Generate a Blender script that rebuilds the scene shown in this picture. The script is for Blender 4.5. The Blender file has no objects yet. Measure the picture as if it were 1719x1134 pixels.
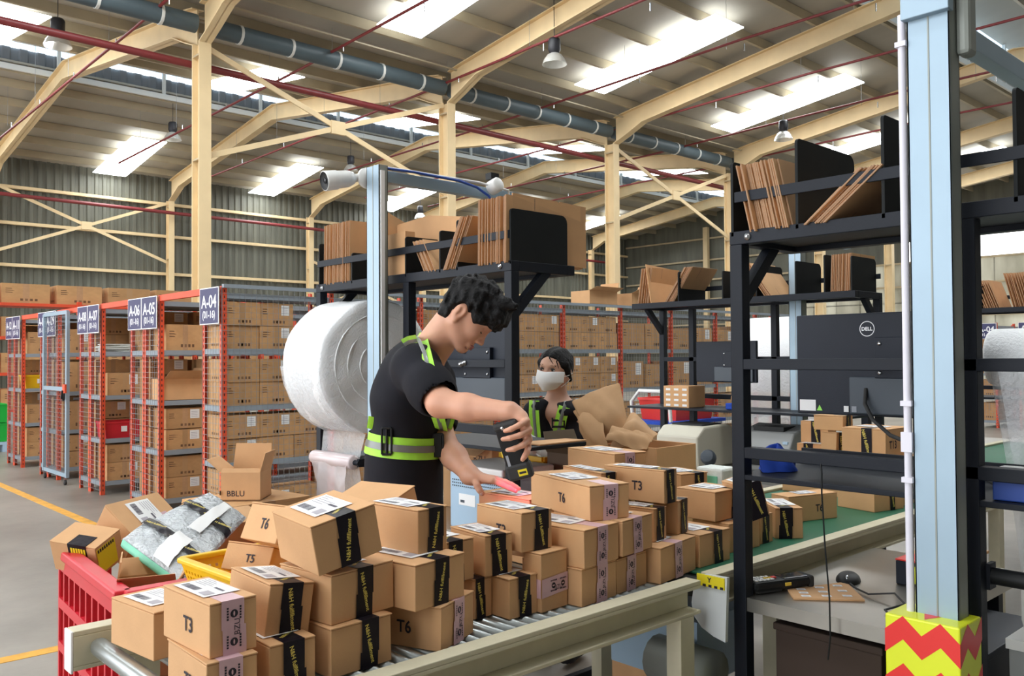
import bpy, math, random
import numpy as np
from mathutils import Matrix, Vector, Euler
R = random.Random(7)
SC = bpy.context.scene
COL = SC.collection
# ------------------------------------------------------------------ camera, sky, exposure
cam = bpy.data.cameras.new('camera'); cam.sensor_width = 36; cam.lens = 36*1453.13/1719; cam.clip_end = 200
co = bpy.data.objects.new('camera', cam); COL.objects.link(co); SC.camera = co
_y, _p, _r = 0.825218, 0.0211176, -0.0064172
_f = Vector((math.cos(_y)*math.cos(_p), math.sin(_y)*math.cos(_p), math.sin(_p)))
_rt = Vector((math.sin(_y), -math.cos(_y), 0)); _up = _rt.cross(_f)
_r2 = math.cos(_r)*_rt + math.sin(_r)*_up; _u2 = -math.sin(_r)*_rt + math.cos(_r)*_up
co.matrix_world = Matrix(((_r2.x, _u2.x, -_f.x, 0), (_r2.y, _u2.y, -_f.y, 0), (_r2.z, _u2.z, -_f.z, 1.45), (0, 0, 0, 1)))
w = bpy.data.worlds.new('sky'); SC.world = w; w.use_nodes = True
bg = w.node_tree.nodes['Background']; bg.inputs[0].default_value = (0.93, 0.965, 1.0, 1); bg.inputs[1].default_value = 2.3
SKYLIGHT = 9.5
vs = SC.view_settings; vs.view_transform = 'Standard'; vs.look = 'None'; vs.gamma = 1; vs.use_curve_mapping = False
vs.exposure = 0.74
SC.cycles.max_bounces = 8; SC.cycles.diffuse_bounces = 5; SC.cycles.transparent_max_bounces = 12
SC.cycles.use_denoising = True
SC.cycles.sample_clamp_indirect = 6
# ------------------------------------------------------------------ materials
MATS = {}
def mat(name, col, rough=.6, metal=0, var=.0, ns=8, noise=.0, bump=0, bs=60, emit=0, alpha=1, trans=0, sss=0, spec=.5, stretch=None, ior=None):
    m = bpy.data.materials.new(name); m.use_nodes = True; nt = m.node_tree; b = nt.nodes['Principled BSDF']
    N = nt.nodes.new; L = nt.links.new
    c = (col[0], col[1], col[2], 1)
    b.inputs['Base Color'].default_value = c; b.inputs['Roughness'].default_value = rough; b.inputs['Metallic'].default_value = metal
    b.inputs['Specular IOR Level'].default_value = spec
    if var or noise:
        hs = N('ShaderNodeHueSaturation'); hs.inputs['Color'].default_value = c
        val = None
        if noise:
            tc = N('ShaderNodeTexCoord'); mp = N('ShaderNodeMapping'); L(tc.outputs['Object'], mp.inputs[0])
            if stretch: mp.inputs['Scale'].default_value = stretch
            nz = N('ShaderNodeTexNoise'); nz.inputs['Scale'].default_value = ns; nz.inputs['Detail'].default_value = 5
            L(mp.outputs[0], nz.inputs['Vector'])
            mr = N('ShaderNodeMapRange'); mr.inputs[1].default_value = .25; mr.inputs[2].default_value = .75
            mr.inputs[3].default_value = 1-noise; mr.inputs[4].default_value = 1+noise
            L(nz.outputs['Fac'], mr.inputs[0]); val = mr.outputs[0]
        if var:
            oi = N('ShaderNodeObjectInfo'); m2 = N('ShaderNodeMapRange'); m2.inputs[3].default_value = 1-var; m2.inputs[4].default_value = 1+var
            L(oi.outputs['Random'], m2.inputs[0])
            if val:
                mm = N('ShaderNodeMath'); mm.operation = 'MULTIPLY'; L(val, mm.inputs[0]); L(m2.outputs[0], mm.inputs[1]); val = mm.outputs[0]
            else: val = m2.outputs[0]
        L(val, hs.inputs['Value']); L(hs.outputs[0], b.inputs['Base Color'])
    if bump:
        tc = N('ShaderNodeTexCoord'); nz = N('ShaderNodeTexNoise'); nz.inputs['Scale'].default_value = bs; nz.inputs['Detail'].default_value = 3
        L(tc.outputs['Object'], nz.inputs['Vector']); bp = N('ShaderNodeBump'); bp.inputs['Strength'].default_value = bump; bp.inputs['Distance'].default_value = .01
        L(nz.outputs['Fac'], bp.inputs['Height']); L(bp.outputs[0], b.inputs['Normal'])
    if emit: b.inputs['Emission Color'].default_value = c; b.inputs['Emission Strength'].default_value = emit
    if alpha < 1: b.inputs['Alpha'].default_value = alpha
    if trans: b.inputs['Transmission Weight'].default_value = trans
    if ior: b.inputs['IOR'].default_value = ior
    if sss: b.inputs['Subsurface Weight'].default_value = sss; b.inputs['Subsurface Radius'].default_value = (.02, .008, .004); b.inputs['Subsurface Scale'].default_value = .5
    MATS[name] = m; return m
def translucent(name, col, col2, fac, stretch=(1, 1, 1), ns=3):
    m = bpy.data.materials.new(name); m.use_nodes = True; nt = m.node_tree; nt.nodes.clear(); N = nt.nodes.new; L = nt.links.new
    o = N('ShaderNodeOutputMaterial'); mx = N('ShaderNodeMixShader'); d = N('ShaderNodeBsdfDiffuse'); t = N('ShaderNodeBsdfTranslucent')
    tc = N('ShaderNodeTexCoord'); mp = N('ShaderNodeMapping'); mp.inputs['Scale'].default_value = stretch; nz = N('ShaderNodeTexNoise'); nz.inputs['Scale'].default_value = ns; nz.inputs['Detail'].default_value = 6
    L(tc.outputs['Object'], mp.inputs[0]); L(mp.outputs[0], nz.inputs['Vector'])
    cr = N('ShaderNodeValToRGB'); cr.color_ramp.elements[0].position = .35; cr.color_ramp.elements[1].position = .7
    cr.color_ramp.elements[0].color = (*col, 1); cr.color_ramp.elements[1].color = (*col2, 1)
    L(nz.outputs['Fac'], cr.inputs[0]); L(cr.outputs[0], d.inputs[0]); L(cr.outputs[0], t.inputs[0])
    mx.inputs[0].default_value = fac; L(d.outputs[0], mx.inputs[1]); L(t.outputs[0], mx.inputs[2]); L(mx.outputs[0], o.inputs[0])
    MATS[name] = m; return m
mat('cardboard', (.64, .365, .175), .8, var=.07, noise=.07, ns=9, bump=.05, bs=150)
mat('cardboard_inner', (.50, .29, .15), .85, noise=.08, ns=12)
mat('cardboard_edge', (.36, .215, .13), .9, noise=.3, ns=60, stretch=(1, 1, 8))
mat('old_carton', (.54, .305, .135), .85, var=.12, noise=.10, ns=4, bump=.1, bs=20)
mat('carton_tape', (.46, .27, .13), .35)
mat('carton_print', (.16, .08, .04), .8)
mat('kraft', (.58, .35, .18), .8, noise=.08, ns=6, bump=.2, bs=14)
mat('black_tape', (.010, .007, .012), .42, noise=.3, ns=20, bump=.2, bs=30, spec=.25)
mat('tape_yellow', (.72, .58, .12), .5)
mat('pink_tape', (.66, .42, .46), .3, noise=.05, ns=14)
mat('ink', (.02, .015, .025), .7)
mat('label_white', (.84, .84, .84), .6, var=.04)
mat('label_ink', (.12, .11, .14), .7)
mat('label_grey', (.45, .42, .46), .7)
mat('black_steel', (.010, .0125, .019), .5, noise=.15, ns=6, bump=.04, bs=200, spec=.22)
mat('matte_black', (.010, .011, .012), .5, spec=.3)
mat('black_panel', (.010, .0115, .012), .65, noise=.15, ns=5, spec=.2)
mat('bolt', (.55, .57, .6), .3, 1)
mat('rack_orange', (.76, .085, .03), .5, noise=.08, ns=8)
mat('rack_hole', (.09, .02, .015), .8)
mat('shelf_grey', (.27, .31, .35), .5, noise=.08, ns=6)
mat('wire', (.30, .31, .32), .5, .4)
mat('wire_dark', (.17, .17, .17), .5, .3)
mat('sign_blue', (.035, .035, .12), .45)
mat('sign_white', (.85, .85, .87), .5)
mat('conveyor_cream', (.62, .57, .41), .5, noise=.05, ns=20, bump=.05, bs=300)
mat('roller_steel', (.42, .45, .45), .32, .85, noise=.1, ns=9)
mat('belt_green', (.015, .13, .065), .5, noise=.1, ns=7)
mat('stainless', (.42, .40, .36), .32, .9, noise=.18, ns=4)
mat('post_blue', (.33, .44, .53), .42, .25, noise=.05, ns=5)  # cool sky reflection painted into the blue of the post fronts
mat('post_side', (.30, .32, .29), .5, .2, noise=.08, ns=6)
mat('conduit', (.74, .72, .80), .5)
mat('cream_steel', (.76, .58, .33), .55, noise=.08, ns=2)
mat('purlin_steel', (.42, .36, .25), .6, noise=.08, ns=2)
mat('cream_dark', (.50, .40, .25), .6, noise=.15, ns=3)
mat('roof_sheet', (.40, .37, .31), .6, noise=.10, ns=1.2, stretch=(1, .2, 1))
mat('gutter', (.075, .105, .12), .5, noise=.1, ns=3)
mat('white_strap', (.7, .7, .66), .6)
mat('red_pipe', (.20, .028, .03), .45, noise=.1, ns=3)
mat('upstand', (.16, .17, .18), .6, noise=.1, ns=1)
mat('wall_sheet', (.135, .135, .105), .6, noise=.3, ns=1.6, stretch=(2.2, 2.2, .25))
mat('wall_unseen', (.13, .125, .11), .7, noise=.1, ns=1)  # dark tone cuts the bounce from the unseen wall
mat('skylight_sheet', (.92, .97, 1.0), .5, emit=SKYLIGHT)
mat('skylight_top', (.92, .97, 1.0), .5, emit=2.2)  # weaker glow added on the panels' upper face to light purlins and sheets
mat('monitor_light', (.60, .78, .95), .5, emit=.9)
mat('window_glow', (.95, .97, .95), .5, emit=2.2)
translucent('wall_pale', (.34, .32, .26), (.66, .64, .56), .55, (1, .6, .2), 1.5)
mat('yellow_paint', (.72, .36, .04), .6, noise=.25, ns=9)
mat('lamp_black', (.02, .02, .025), .5)
mat('lamp_shade', (.75, .75, .70), .3, trans=.5)
mat('red_plastic', (.62, .018, .035), .38, noise=.06, ns=8)
mat('bright_red', (.75, .03, .02), .4)
mat('yellow_plastic', (.86, .52, .012), .38)
mat('green_plastic', (.01, .42, .05), .45)
mat('blue_cloth', (.012, .06, .42), .8, noise=.2, ns=14)
mat('white_plastic', (.78, .78, .76), .4)
mat('printer_beige', (.60, .57, .47), .45)
mat('printer_grey', (.28, .29, .29), .5)
mat('tub_blue', (.40, .55, .70), .4, noise=.04, ns=5)
mat('monitor_back', (.011, .015, .026), .5, noise=.1, ns=5, bump=.08, bs=400, spec=.3)
mat('monitor_panel', (.05, .065, .085), .45)
mat('grey_print', (.30, .32, .36), .6)
mat('lime', (.42, .86, .07), .55, noise=.08, ns=30)
mat('reflective', (.22, .23, .22), .35, .3)
mat('shirt_black', (.012, .012, .017), .85, noise=.35, ns=5, bump=.35, bs=9, spec=.25)
mat('trousers', (.015, .015, .02), .9)
mat('skin', (.66, .34, .225), .5, noise=.07, ns=14, sss=.12)
mat('skin_pale', (.66, .38, .27), .5, noise=.06, ns=14, sss=.12)
mat('lips', (.42, .13, .12), .45)
mat('nail', (.70, .42, .36), .3)
mat('hair', (.006, .0055, .006), .65, spec=.25, noise=.5, ns=40, stretch=(1, 1, .3), bump=.7, bs=70)
mat('eye_white', (.75, .73, .70), .25)
mat('eye_dark', (.02, .012, .01), .15)
mat('mask', (.86, .86, .85), .8, noise=.03, ns=12, bump=.15, bs=25)
mat('shoe', (.03, .03, .035), .6)
mat('bubble', (.92, .94, .96), .3, noise=.03, ns=30, bump=.35, bs=120)
mat('bubble_sheet', (.88, .90, .92), .15, bump=.9, bs=60, alpha=.42)
mat('film', (.80, .72, .74), .12, bump=.6, bs=8, alpha=.45)
mat('film_roll', (.72, .62, .63), .18, noise=.05, ns=9)
mat('mailer', (.52, .55, .57), .12, metal=.25, noise=.25, ns=22, bump=1.0, bs=85)
mat('foam_green', (.20, .62, .42), .5, noise=.08, ns=14, bump=.2, bs=40)
mat('foam_white', (.72, .76, .72), .6, bump=.4, bs=40)
mat('zig_yellow', (.78, .85, .03), .35)
mat('zig_red', (.80, .035, .03), .35)
mat('caution_yellow', (.85, .70, .02), .5)
mat('laser', (1.0, .05, .16), .5, emit=1.4)
mat('rubber', (.03, .03, .03), .75)
mat('blue_cable', (.02, .07, .35), .5)
mat('green_label', (.30, .75, .10), .5)
mat('yellow_key', (.80, .55, .06), .5)
mat('screen_glass', (.02, .022, .026), .12)
mat('chrome', (.6, .62, .64), .25, 1)
mat('white_sheet', (.62, .65, .66), .5)
mat('shaded_brown', (.045, .026, .018), .8)  # shade under the near table put into this brown
mat('brown_bag', (.16, .115, .07), .7, noise=.1, ns=7)
# concrete floor
def floor_mat():
    m = mat('concrete', (.36, .33, .28), .38, bump=.05, bs=30); nt = m.node_tree; b = nt.nodes['Principled BSDF']; N = nt.nodes.new; L = nt.links.new
    tc = N('ShaderNodeTexCoord'); nz = N('ShaderNodeTexNoise'); nz.inputs['Scale'].default_value = .9; nz.inputs['Detail'].default_value = 8; nz.inputs['Roughness'].default_value = .65
    L(tc.outputs['Object'], nz.inputs['Vector']); cr = N('ShaderNodeValToRGB')
    cr.color_ramp.elements[0].position = .3; cr.color_ramp.elements[0].color = (.20, .18, .152, 1); cr.color_ramp.elements[1].position = .72; cr.color_ramp.elements[1].color = (.36, .33, .285, 1)
    L(nz.outputs['Fac'], cr.inputs[0]); L(cr.outputs[0], b.inputs['Base Color'])
floor_mat()
# ------------------------------------------------------------------ mesh helpers
TXT = {}
def text_geo(s, bold=0.0):
    k = (s, bold)
    if k in TXT: return TXT[k]
    cu = bpy.data.curves.new('t', 'FONT'); cu.body = s; cu.resolution_u = 3; cu.offset = bold; cu.align_x = 'CENTER'; cu.align_y = 'CENTER'
    o = bpy.data.objects.new('t', cu); COL.objects.link(o)
    me = bpy.data.meshes.new_from_object(o.evaluated_get(bpy.context.evaluated_depsgraph_get()))
    v = [tuple(x.co[:2]) for x in me.vertices]; f = [tuple(p.vertices) for p in me.polygons]
    bpy.data.objects.remove(o); bpy.data.curves.remove(cu); bpy.data.meshes.remove(me)
    xs = [a for a, b in v]; ys = [b for a, b in v]; cx, cy = (min(xs)+max(xs))/2, (min(ys)+max(ys))/2
    TXT[k] = ([(a-cx, b-cy) for a, b in v], f, max(xs)-min(xs), max(ys)-min(ys)); return TXT[k]
V = Vector
class MB:
    def __init__(s): s.v = []; s.f = []; s.m = []; s.s = []
    def add(s, vs, fs, m, sm=False):
        n = len(s.v); s.v += [tuple(a) for a in vs]; s.f += [tuple(i+n for i in f) for f in fs]; s.m += [m]*len(fs); s.s += [sm]*len(fs); return s
    def box(s, x0, y0, z0, x1, y1, z1, m):
        return s.add([(x0, y0, z0), (x1, y0, z0), (x1, y1, z0), (x0, y1, z0), (x0, y0, z1), (x1, y0, z1), (x1, y1, z1), (x0, y1, z1)],
                     [(3, 2, 1, 0), (4, 5, 6, 7), (0, 1, 5, 4), (1, 2, 6, 5), (2, 3, 7, 6), (3, 0, 4, 7)], m)
    def obox(s, c, sz, Rm, m):
        b = MB().box(-sz[0]/2, -sz[1]/2, -sz[2]/2, sz[0]/2, sz[1]/2, sz[2]/2, m); c = V(c)
        return s.add([c+Rm @ V(p) for p in b.v], b.f, m)
    def bar(s, p, q, w, h, m, up=(0, 0, 1)):
        p, q = V(p), V(q); d = q-p; L = d.length; d.normalize(); u = V(up)
        x = d.cross(u)
        if x.length < 1e-4: x = d.cross(V((1, 0, 0)))
        x.normalize(); u = x.cross(d)
        c = [p+x*a*w/2+u*b*h/2 for a, b in ((-1, -1), (1, -1), (1, 1), (-1, 1))]; c += [k+d*L for k in c]
        return s.add(c, [(0, 1, 2, 3), (7, 6, 5, 4), (0, 4, 5, 1), (1, 5, 6, 2), (2, 6, 7, 3), (3, 7, 4, 0)], m)
    def tube(s, pts, r, m, n=8, caps=True, sm=True):
        pts = [V(p) for p in pts]; rs = r if isinstance(r, (list, tuple)) else [r]*len(pts)
        ring = []; u = None
        for i, p in enumerate(pts):
            d = (pts[min(i+1, len(pts)-1)]-pts[max(i-1, 0)]).normalized()
            if u is None:
                u = d.cross(V((0, 0, 1)))
                if u.length < 1e-3: u = d.cross(V((1, 0, 0)))
            u = (u-d*u.dot(d)).normalized(); w_ = d.cross(u)
            ring.append([p+(u*math.cos(a)+w_*math.sin(a))*rs[i] for a in [2*math.pi*k/n for k in range(n)]])
        vs = [q for r_ in ring for q in r_]; fs = []
        for i in range(len(pts)-1):
            for k in range(n): fs.append((i*n+k, i*n+(k+1) % n, (i+1)*n+(k+1) % n, (i+1)*n+k))
        s.add(vs, fs, m, sm)
        if caps: s.add(ring[0], [tuple(range(n))[::-1]], m); s.add(ring[-1], [tuple(range(n))], m)
        return s
    def lathe(s, prof, o, ax, m, n=20, sm=True):
        o = V(o); ax = V(ax).normalized(); u = ax.cross(V((0, 0, 1)))
        if u.length < 1e-3: u = V((1, 0, 0))
        u.normalize(); w_ = ax.cross(u)
        vs = [o+ax*h+(u*math.cos(a)+w_*math.sin(a))*r for r, h in prof for a in [2*math.pi*k/n for k in range(n)]]
        fs = [(i*n+k, i*n+(k+1) % n, (i+1)*n+(k+1) % n, (i+1)*n+k) for i in range(len(prof)-1) for k in range(n)]
        return s.add(vs, fs, m, sm)
    def prism(s, poly, vec, m):
        n = len(poly); vec = V(vec); a = [V(p) for p in poly]; b = [p+vec for p in a]
        return s.add(a+b, [tuple(range(n))[::-1], tuple(range(n, 2*n))]+[(i, (i+1) % n, n+(i+1) % n, n+i) for i in range(n)], m)
    def quad(s, a, b, c, d, m): return s.add([a, b, c, d], [(0, 1, 2, 3)], m)
    def sheet(s, P, m, th=.0, sm=True):
        """grid of points P[i][j] -> surface (doubled when th)"""
        n, k = len(P), len(P[0]); vs = [V(p) for r in P for p in r]
        fs = [(i*k+j, i*k+j+1, (i+1)*k+j+1, (i+1)*k+j) for i in range(n-1) for j in range(k-1)]
        return s.add(vs, fs, m, sm)
    def text(s, t, c, ux, uy, size, m, bold=.02, fit=None, sx=1.0):
        v, f, w_, h_ = text_geo(t, bold); c, ux, uy = V(c), V(ux).normalized(), V(uy).normalized()
        k = size/max(h_, 1e-6) if fit is None else fit/w_
        return s.add([c+ux*(a*k*sx)+uy*(b*k) for a, b in v], f, m)
    def xf(s, M):
        s.v = [tuple(M @ V(p)) for p in s.v]; return s
    def mesh(s, name):
        me = bpy.data.meshes.new(name); names = []
        for x in s.m:
            if x not in names: names.append(x)
        me.from_pydata(s.v, [], s.f)
        for x in names: me.materials.append(MATS[x])
        ix = {x: i for i, x in enumerate(names)}
        me.polygons.foreach_set('material_index', [ix[x] for x in s.m]); me.polygons.foreach_set('use_smooth', s.s); me.update()
        return me
    def build(s, name, parent=None, label=None, cat=None, group=None, kind=None, bevel=0, origin=None, subsurf=0, solid=0):
        """vertices are in world coordinates (or in the parent's own, when the parent was made with local=True)"""
        if parent is not None:
            if not parent.get('_local'):
                iv = WM[parent.name].inverted(); s.xf(iv)
            me = s.mesh(name); o = bpy.data.objects.new(name, me); COL.objects.link(o); o.parent = parent
            WM[o.name] = WM[parent.name].copy()
            if parent.get('_local'): o['_local'] = 1
        else:
            if origin is None:
                a = np.array(s.v); origin = ((a[:, 0].min()+a[:, 0].max())/2, (a[:, 1].min()+a[:, 1].max())/2, a[:, 2].min())
            o_ = V(origin); s.v = [tuple(V(p)-o_) for p in s.v]
            me = s.mesh(name); o = bpy.data.objects.new(name, me); COL.objects.link(o); o.location = o_; WM[o.name] = Matrix.Translation(o_)
        tag(o, label, cat, group, kind)
        if solid: md = o.modifiers.new('solid', 'SOLIDIFY'); md.thickness = solid; md.offset = 0
        if subsurf: md = o.modifiers.new('sub', 'SUBSURF'); md.levels = md.render_levels = subsurf
        if bevel: md = o.modifiers.new('bev', 'BEVEL'); md.width = bevel; md.segments = 2; md.limit_method = 'ANGLE'
        return o
WM = {}
def tag(o, label=None, cat=None, group=None, kind=None):
    if label: o['label'] = label
    if cat: o['category'] = cat
    if group: o['group'] = group
    if kind: o['kind'] = kind
    return o
def thing(name, label, cat, loc=(0, 0, 0), M=None, group=None, kind=None, local=False):
    o = bpy.data.objects.new(name, None); COL.objects.link(o); o.empty_display_size = .1
    M = M if M is not None else Matrix.Translation(V(loc)); o.matrix_world = M; WM[o.name] = M.copy()
    if local: o['_local'] = 1
    return tag(o, label, cat, group, kind)
def copy_thing(o, M, label, group=None):
    c = o.copy(); COL.objects.link(c); c.matrix_world = M; WM[c.name] = M.copy()
    if label: c['label'] = label
    if group: c['group'] = group
    for ch in [x for x in bpy.data.objects if x.parent == o]:
        d = ch.copy(); COL.objects.link(d); d.parent = c; WM[d.name] = M.copy()
        for g in [x for x in bpy.data.objects if x.parent == ch]:
            e = g.copy(); COL.objects.link(e); e.parent = d
    return c
def put(me, name, loc, rz=0, label=None, cat=None, group=None, scale=None, rot=None):
    o = bpy.data.objects.new(name, me); COL.objects.link(o); o.location = loc
    o.rotation_euler = rot if rot else (0, 0, rz)
    if scale: o.scale = scale
    return tag(o, label, cat, group)
T = Matrix.Translation
def RZ(a): return Matrix.Rotation(a, 4, 'Z')
ORD = ['first', 'second', 'third', 'fourth', 'fifth', 'sixth', 'seventh', 'eighth', 'ninth', 'tenth', 'eleventh', 'twelfth'] + [f'{i}th' for i in range(13, 60)]
# ================================================================== BUILDING
YC, YW, YR1, YR2, YE, XE = 14.97, 30.98, 22.98, 6.97, -1.04, 37.4
FR = [-4.78+5.562*k for k in range(8)]          # frames along x: -4.78, .78, 6.34, 11.91 ...
MB().box(-8, -5, -.1, XE, YW+.1, 0, 'concrete').build('floor', kind='structure', origin=(0, 0, 0))
MB().box(2.42, 4.9, 0, 2.51, 30, .002, 'yellow_paint').build('trim_1', kind='structure')
MB().box(-2, 4.72, 0, 1.36, 4.81, .002, 'yellow_paint').build('trim_2', kind='structure')
MB().box(-2, 6.02, 0, 1.02, 6.12, .002, 'yellow_paint').build('trim_3', kind='structure')
def zs(Y):                                       # roof sheet height
    if Y > YC: Y = 2*YC-Y if Y < YR1 else Y-2*(YR1-YC)
    d = (13.96-Y) if Y > YR2 else (13.96-(2*YR2-Y))
    return 8.07+.133*d
# corrugated back wall
b = MB(); pts = []; x = -8.0
while x < XE+.3: pts += [(x, 0), (x+.10, 0), (x+.13, .05), (x+.22, .05)]; x += .25
vs = []; fs = []
for px, py in pts: vs += [(px, YW+.12+py, 0), (px, YW+.12+py, 7.95)]
for i in range(len(pts)-1): fs.append((2*i, 2*i+2, 2*i+3, 2*i+1))
b.add(vs, fs, 'wall_sheet'); wb = b.build('wall_back', kind='structure', origin=(0, YW, 0))
for z in (1.1, 2.2, 3.36, 4.46, 5.80, 6.95):
    MB().box(-8, YW-.04, z-.05, XE, YW+.10, z+.05, 'cream_steel').build('girt', wb)
# end wall with pale translucent sheets and window band
b = MB(); b.box(XE, 21, 0, XE+.05, YW+.3, 5.3, 'wall_sheet'); b.box(XE, -1, 6.25, XE+.05, YW+.3, 9.6, 'wall_sheet'); b.box(XE, 15.5, 5.3, XE+.05, YW+.3, 6.25, 'wall_sheet')
we = b.build('wall_right', kind='structure', origin=(XE, 15, 0))
for i in range(20):
    for j, (za, zb) in enumerate(((0, 1.85), (1.8, 3.65), (3.6, 5.32))):
        d = .012*((i+j) % 2); MB().box(XE+d, -1+i*1.1, za, XE+d+.012, -1+(i+1)*1.1+.03, zb, 'wall_pale').build('wall_panel', we)
for i in range(10): 
    y0 = -1+i*1.66; MB().box(XE-.02, y0+.06, 5.35, XE+.03, y0+1.6, 6.2, 'window_glow').build('window_pane', we)
for z in (1.6, 3.0, 4.3, 5.3, 6.3, 7.4): MB().box(XE-.14, -1, z-.04, XE-.03, YW, z+.04, 'cream_dark').build('girt', we)
for y in (4, 9.5, 15.2, 20.4, 25.6): MB().box(XE-.35, y-.13, 0, XE-.15, y+.13, zs(min(y, YW))-.7, 'cream_steel').build('wall_post', we)
# roof: four sheet slopes with a gap at each ridge, purlins as parts
ce = MB()
for (ya, yb) in ((YE, YR2-1.15), (YR2+1.15, YC), (YC, YR1-1.15), (YR1+1.15, YW+.15)):
    za, zb = zs(ya+.001), zs(yb-.001)
    ce.add([(-8, ya, za), (XE, ya, za), (XE, yb, zb), (-8, yb, zb), (-8, ya, za+.05), (XE, ya, za+.05), (XE, yb, zb+.05), (-8, yb, zb+.05)],
           [(0, 1, 2, 3), (7, 6, 5, 4), (0, 4, 5, 1), (3, 2, 6, 7), (0, 3, 7, 4), (1, 5, 6, 2)], 'roof_sheet')
ceil = ce.build('ceiling', kind='structure', origin=(0, 0, 7))
pur = []
for d in (.75, 2.0, 3.3, 4.6, 5.85, 6.75): pur += [YC-d, YC+d, 2*YR1-YC-d if False else YW-d, YE+d]
for y in pur:
    z = zs(y); MB().box(-8, y-.035, z-.21, XE, y+.035, z-.005, 'purlin_steel').build('purlin', ceil)
for y in [YC-.6*k for k in (3, 6.3, 9.7)]: pass
for yr in (YR1, YR2):                            # raised ridge vents
    for sgn in (1, -1):
        b = MB(); y = yr+sgn*1.2; pts = []; x = -8.0
        while x < XE: pts += [(x, 0), (x+.16, 0), (x+.20, .04), (x+.36, .04)]; x += .4
        vs = []; fs = []
        for px, py in pts: vs += [(px, y+py*sgn, zs(yr-1.2)-.12), (px, y+py*sgn, zs(yr-1.2)+.40)]
        for i in range(len(pts)-1): fs.append((2*i, 2*i+2, 2*i+3, 2*i+1))
        b.add(vs, fs, 'upstand'); b.build('vent_upstand', ceil)
        MB().box(-8, y-.02*sgn-.01, zs(yr-1.2)+.40, XE, y-.02*sgn+.01, zs(yr-1.2)+1.02, 'monitor_light').build('vent_light_strip', ceil)
        MB().box(-8, y-sgn*.10-.03, zs(yr-1.2)-.20, XE, y-sgn*.10+.03, zs(yr-1.2)-.06, 'white_strap').build('vent_trim', ceil)
    za = zs(yr-1.2)+1.02
    MB().prism([(-8, yr-1.5, za-.04), (-8, yr, za+.2), (-8, yr+1.5, za-.04), (-8, yr+1.5, za), (-8, yr, za+.26), (-8, yr-1.5, za)], (XE+8, 0, 0), 'roof_sheet').build('vent_roof', ceil)
    for x in FR: 
        for k in (0.12, 2.8): MB().box(x+k-.04, yr+1.08, zs(yr-1.2)-.1, x+k+.04, yr+1.16, za, 'white_strap').build('vent_post', ceil)
# skylight strips: glowing panels hung under the purlins, upper face added to light the roof
n = 0
for k in range(7):
    xc = 9.87+5.562*(k-2)
    for ya, yb in ((10.0, 13.9), (18.55, 22.0) if True else 0, (27.15, 30.85), (0.2, 3.9)):
        if xc+.6 > XE: continue
        n += 1; za, zb = zs(ya), zs(yb)
        q = [(xc-.53, ya, za-.235), (xc+.53, ya, za-.235), (xc+.53, yb, zb-.235), (xc-.53, yb, zb-.235)]; q2 = [(a_, b_, c_+.02) for a_, b_, c_ in q]
        MB().add(q+q2, [(3, 2, 1, 0), (0, 1, 5, 4), (3, 7, 6, 2), (0, 4, 7, 3), (1, 2, 6, 5)], 'skylight_sheet').add(q2, [(0, 1, 2, 3)], 'skylight_top').build(f'window_{n}', kind='structure')
MB().box(-8, YE-.25, 0, XE, YE-.15, 8.0, 'wall_unseen').build('wall_unseen', kind='structure')  # unseen wall added to keep sky light off faces on this side
# steel frames
def ibeam_col(x, y, h, lab, fw=.22, dp=.32):
    b = MB(); b.box(x-fw/2, y-dp/2, 0, x+fw/2, y-dp/2+.025, h, 'cream_steel').box(x-fw/2, y+dp/2-.025, 0, x+fw/2, y+dp/2, h, 'cream_steel').box(x-.015, y-dp/2+.025, 0, x+.015, y+dp/2-.025, h, 'cream_steel')
    for z in (4.95, 6.8): b.box(x-fw/2+.01, y-dp/2+.02, z, x+fw/2-.01, y+dp/2-.02, z+.03, 'cream_dark')
    return b.build('steel_column', label=lab, cat='column', group='cream steel columns of the hall')
WHERE = {0: 'left of the frame', 1: 'left of the frame', 2: 'rising behind the end of the A-04 rack', 3: 'rising behind the left packing station shelf', 4: 'rising right of the left packing station shelf'}
for k, x in enumerate(FR):
    if k >= 1: ibeam_col(x, YC, 7.05, f'tall cream steel column {WHERE.get(k, "behind the right packing station, number %d from the left in its row" % (k-1))}')
    if k >= 1: ibeam_col(x, YW-.22, 7.05, f'cream steel column against the corrugated back wall, {ORD[max(0, k-1)]} from the left', .2, .26)
def rafter(x, pts, lab):
    """pts: underside polyline (y,z) from column to ridge; web + flanges"""
    b = MB(); top = [(pts[0][0], zs(pts[0][0])-.24)]+[(y, zs(y)-.22) for y, z in pts[1:]]
    for (a, c), (e, g) in zip(zip(pts, pts[1:]), zip(top, top[1:])):
        b.prism([(x-.012, a[0], a[1]), (x-.012, c[0], c[1]), (x-.012, g[0], g[1]), (x-.012, e[0], e[1])], (.024, 0, 0), 'cream_steel')
        for (p, q, dz) in ((a, c, 0), (e, g, -.02)):
            b.prism([(x-.11, p[0], p[1]+dz), (x-.11, q[0], q[1]+dz), (x-.11, q[0], q[1]+dz+.022), (x-.11, p[0], p[1]+dz+.022)], (.22, 0, 0), 'cream_steel')
    return b.build('roof_rafter', label=lab, cat='rafter', group='cream roof rafters')
side = ['column row to near ridge', 'column row to far ridge', 'far ridge to back wall', 'beyond the near ridge']
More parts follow.
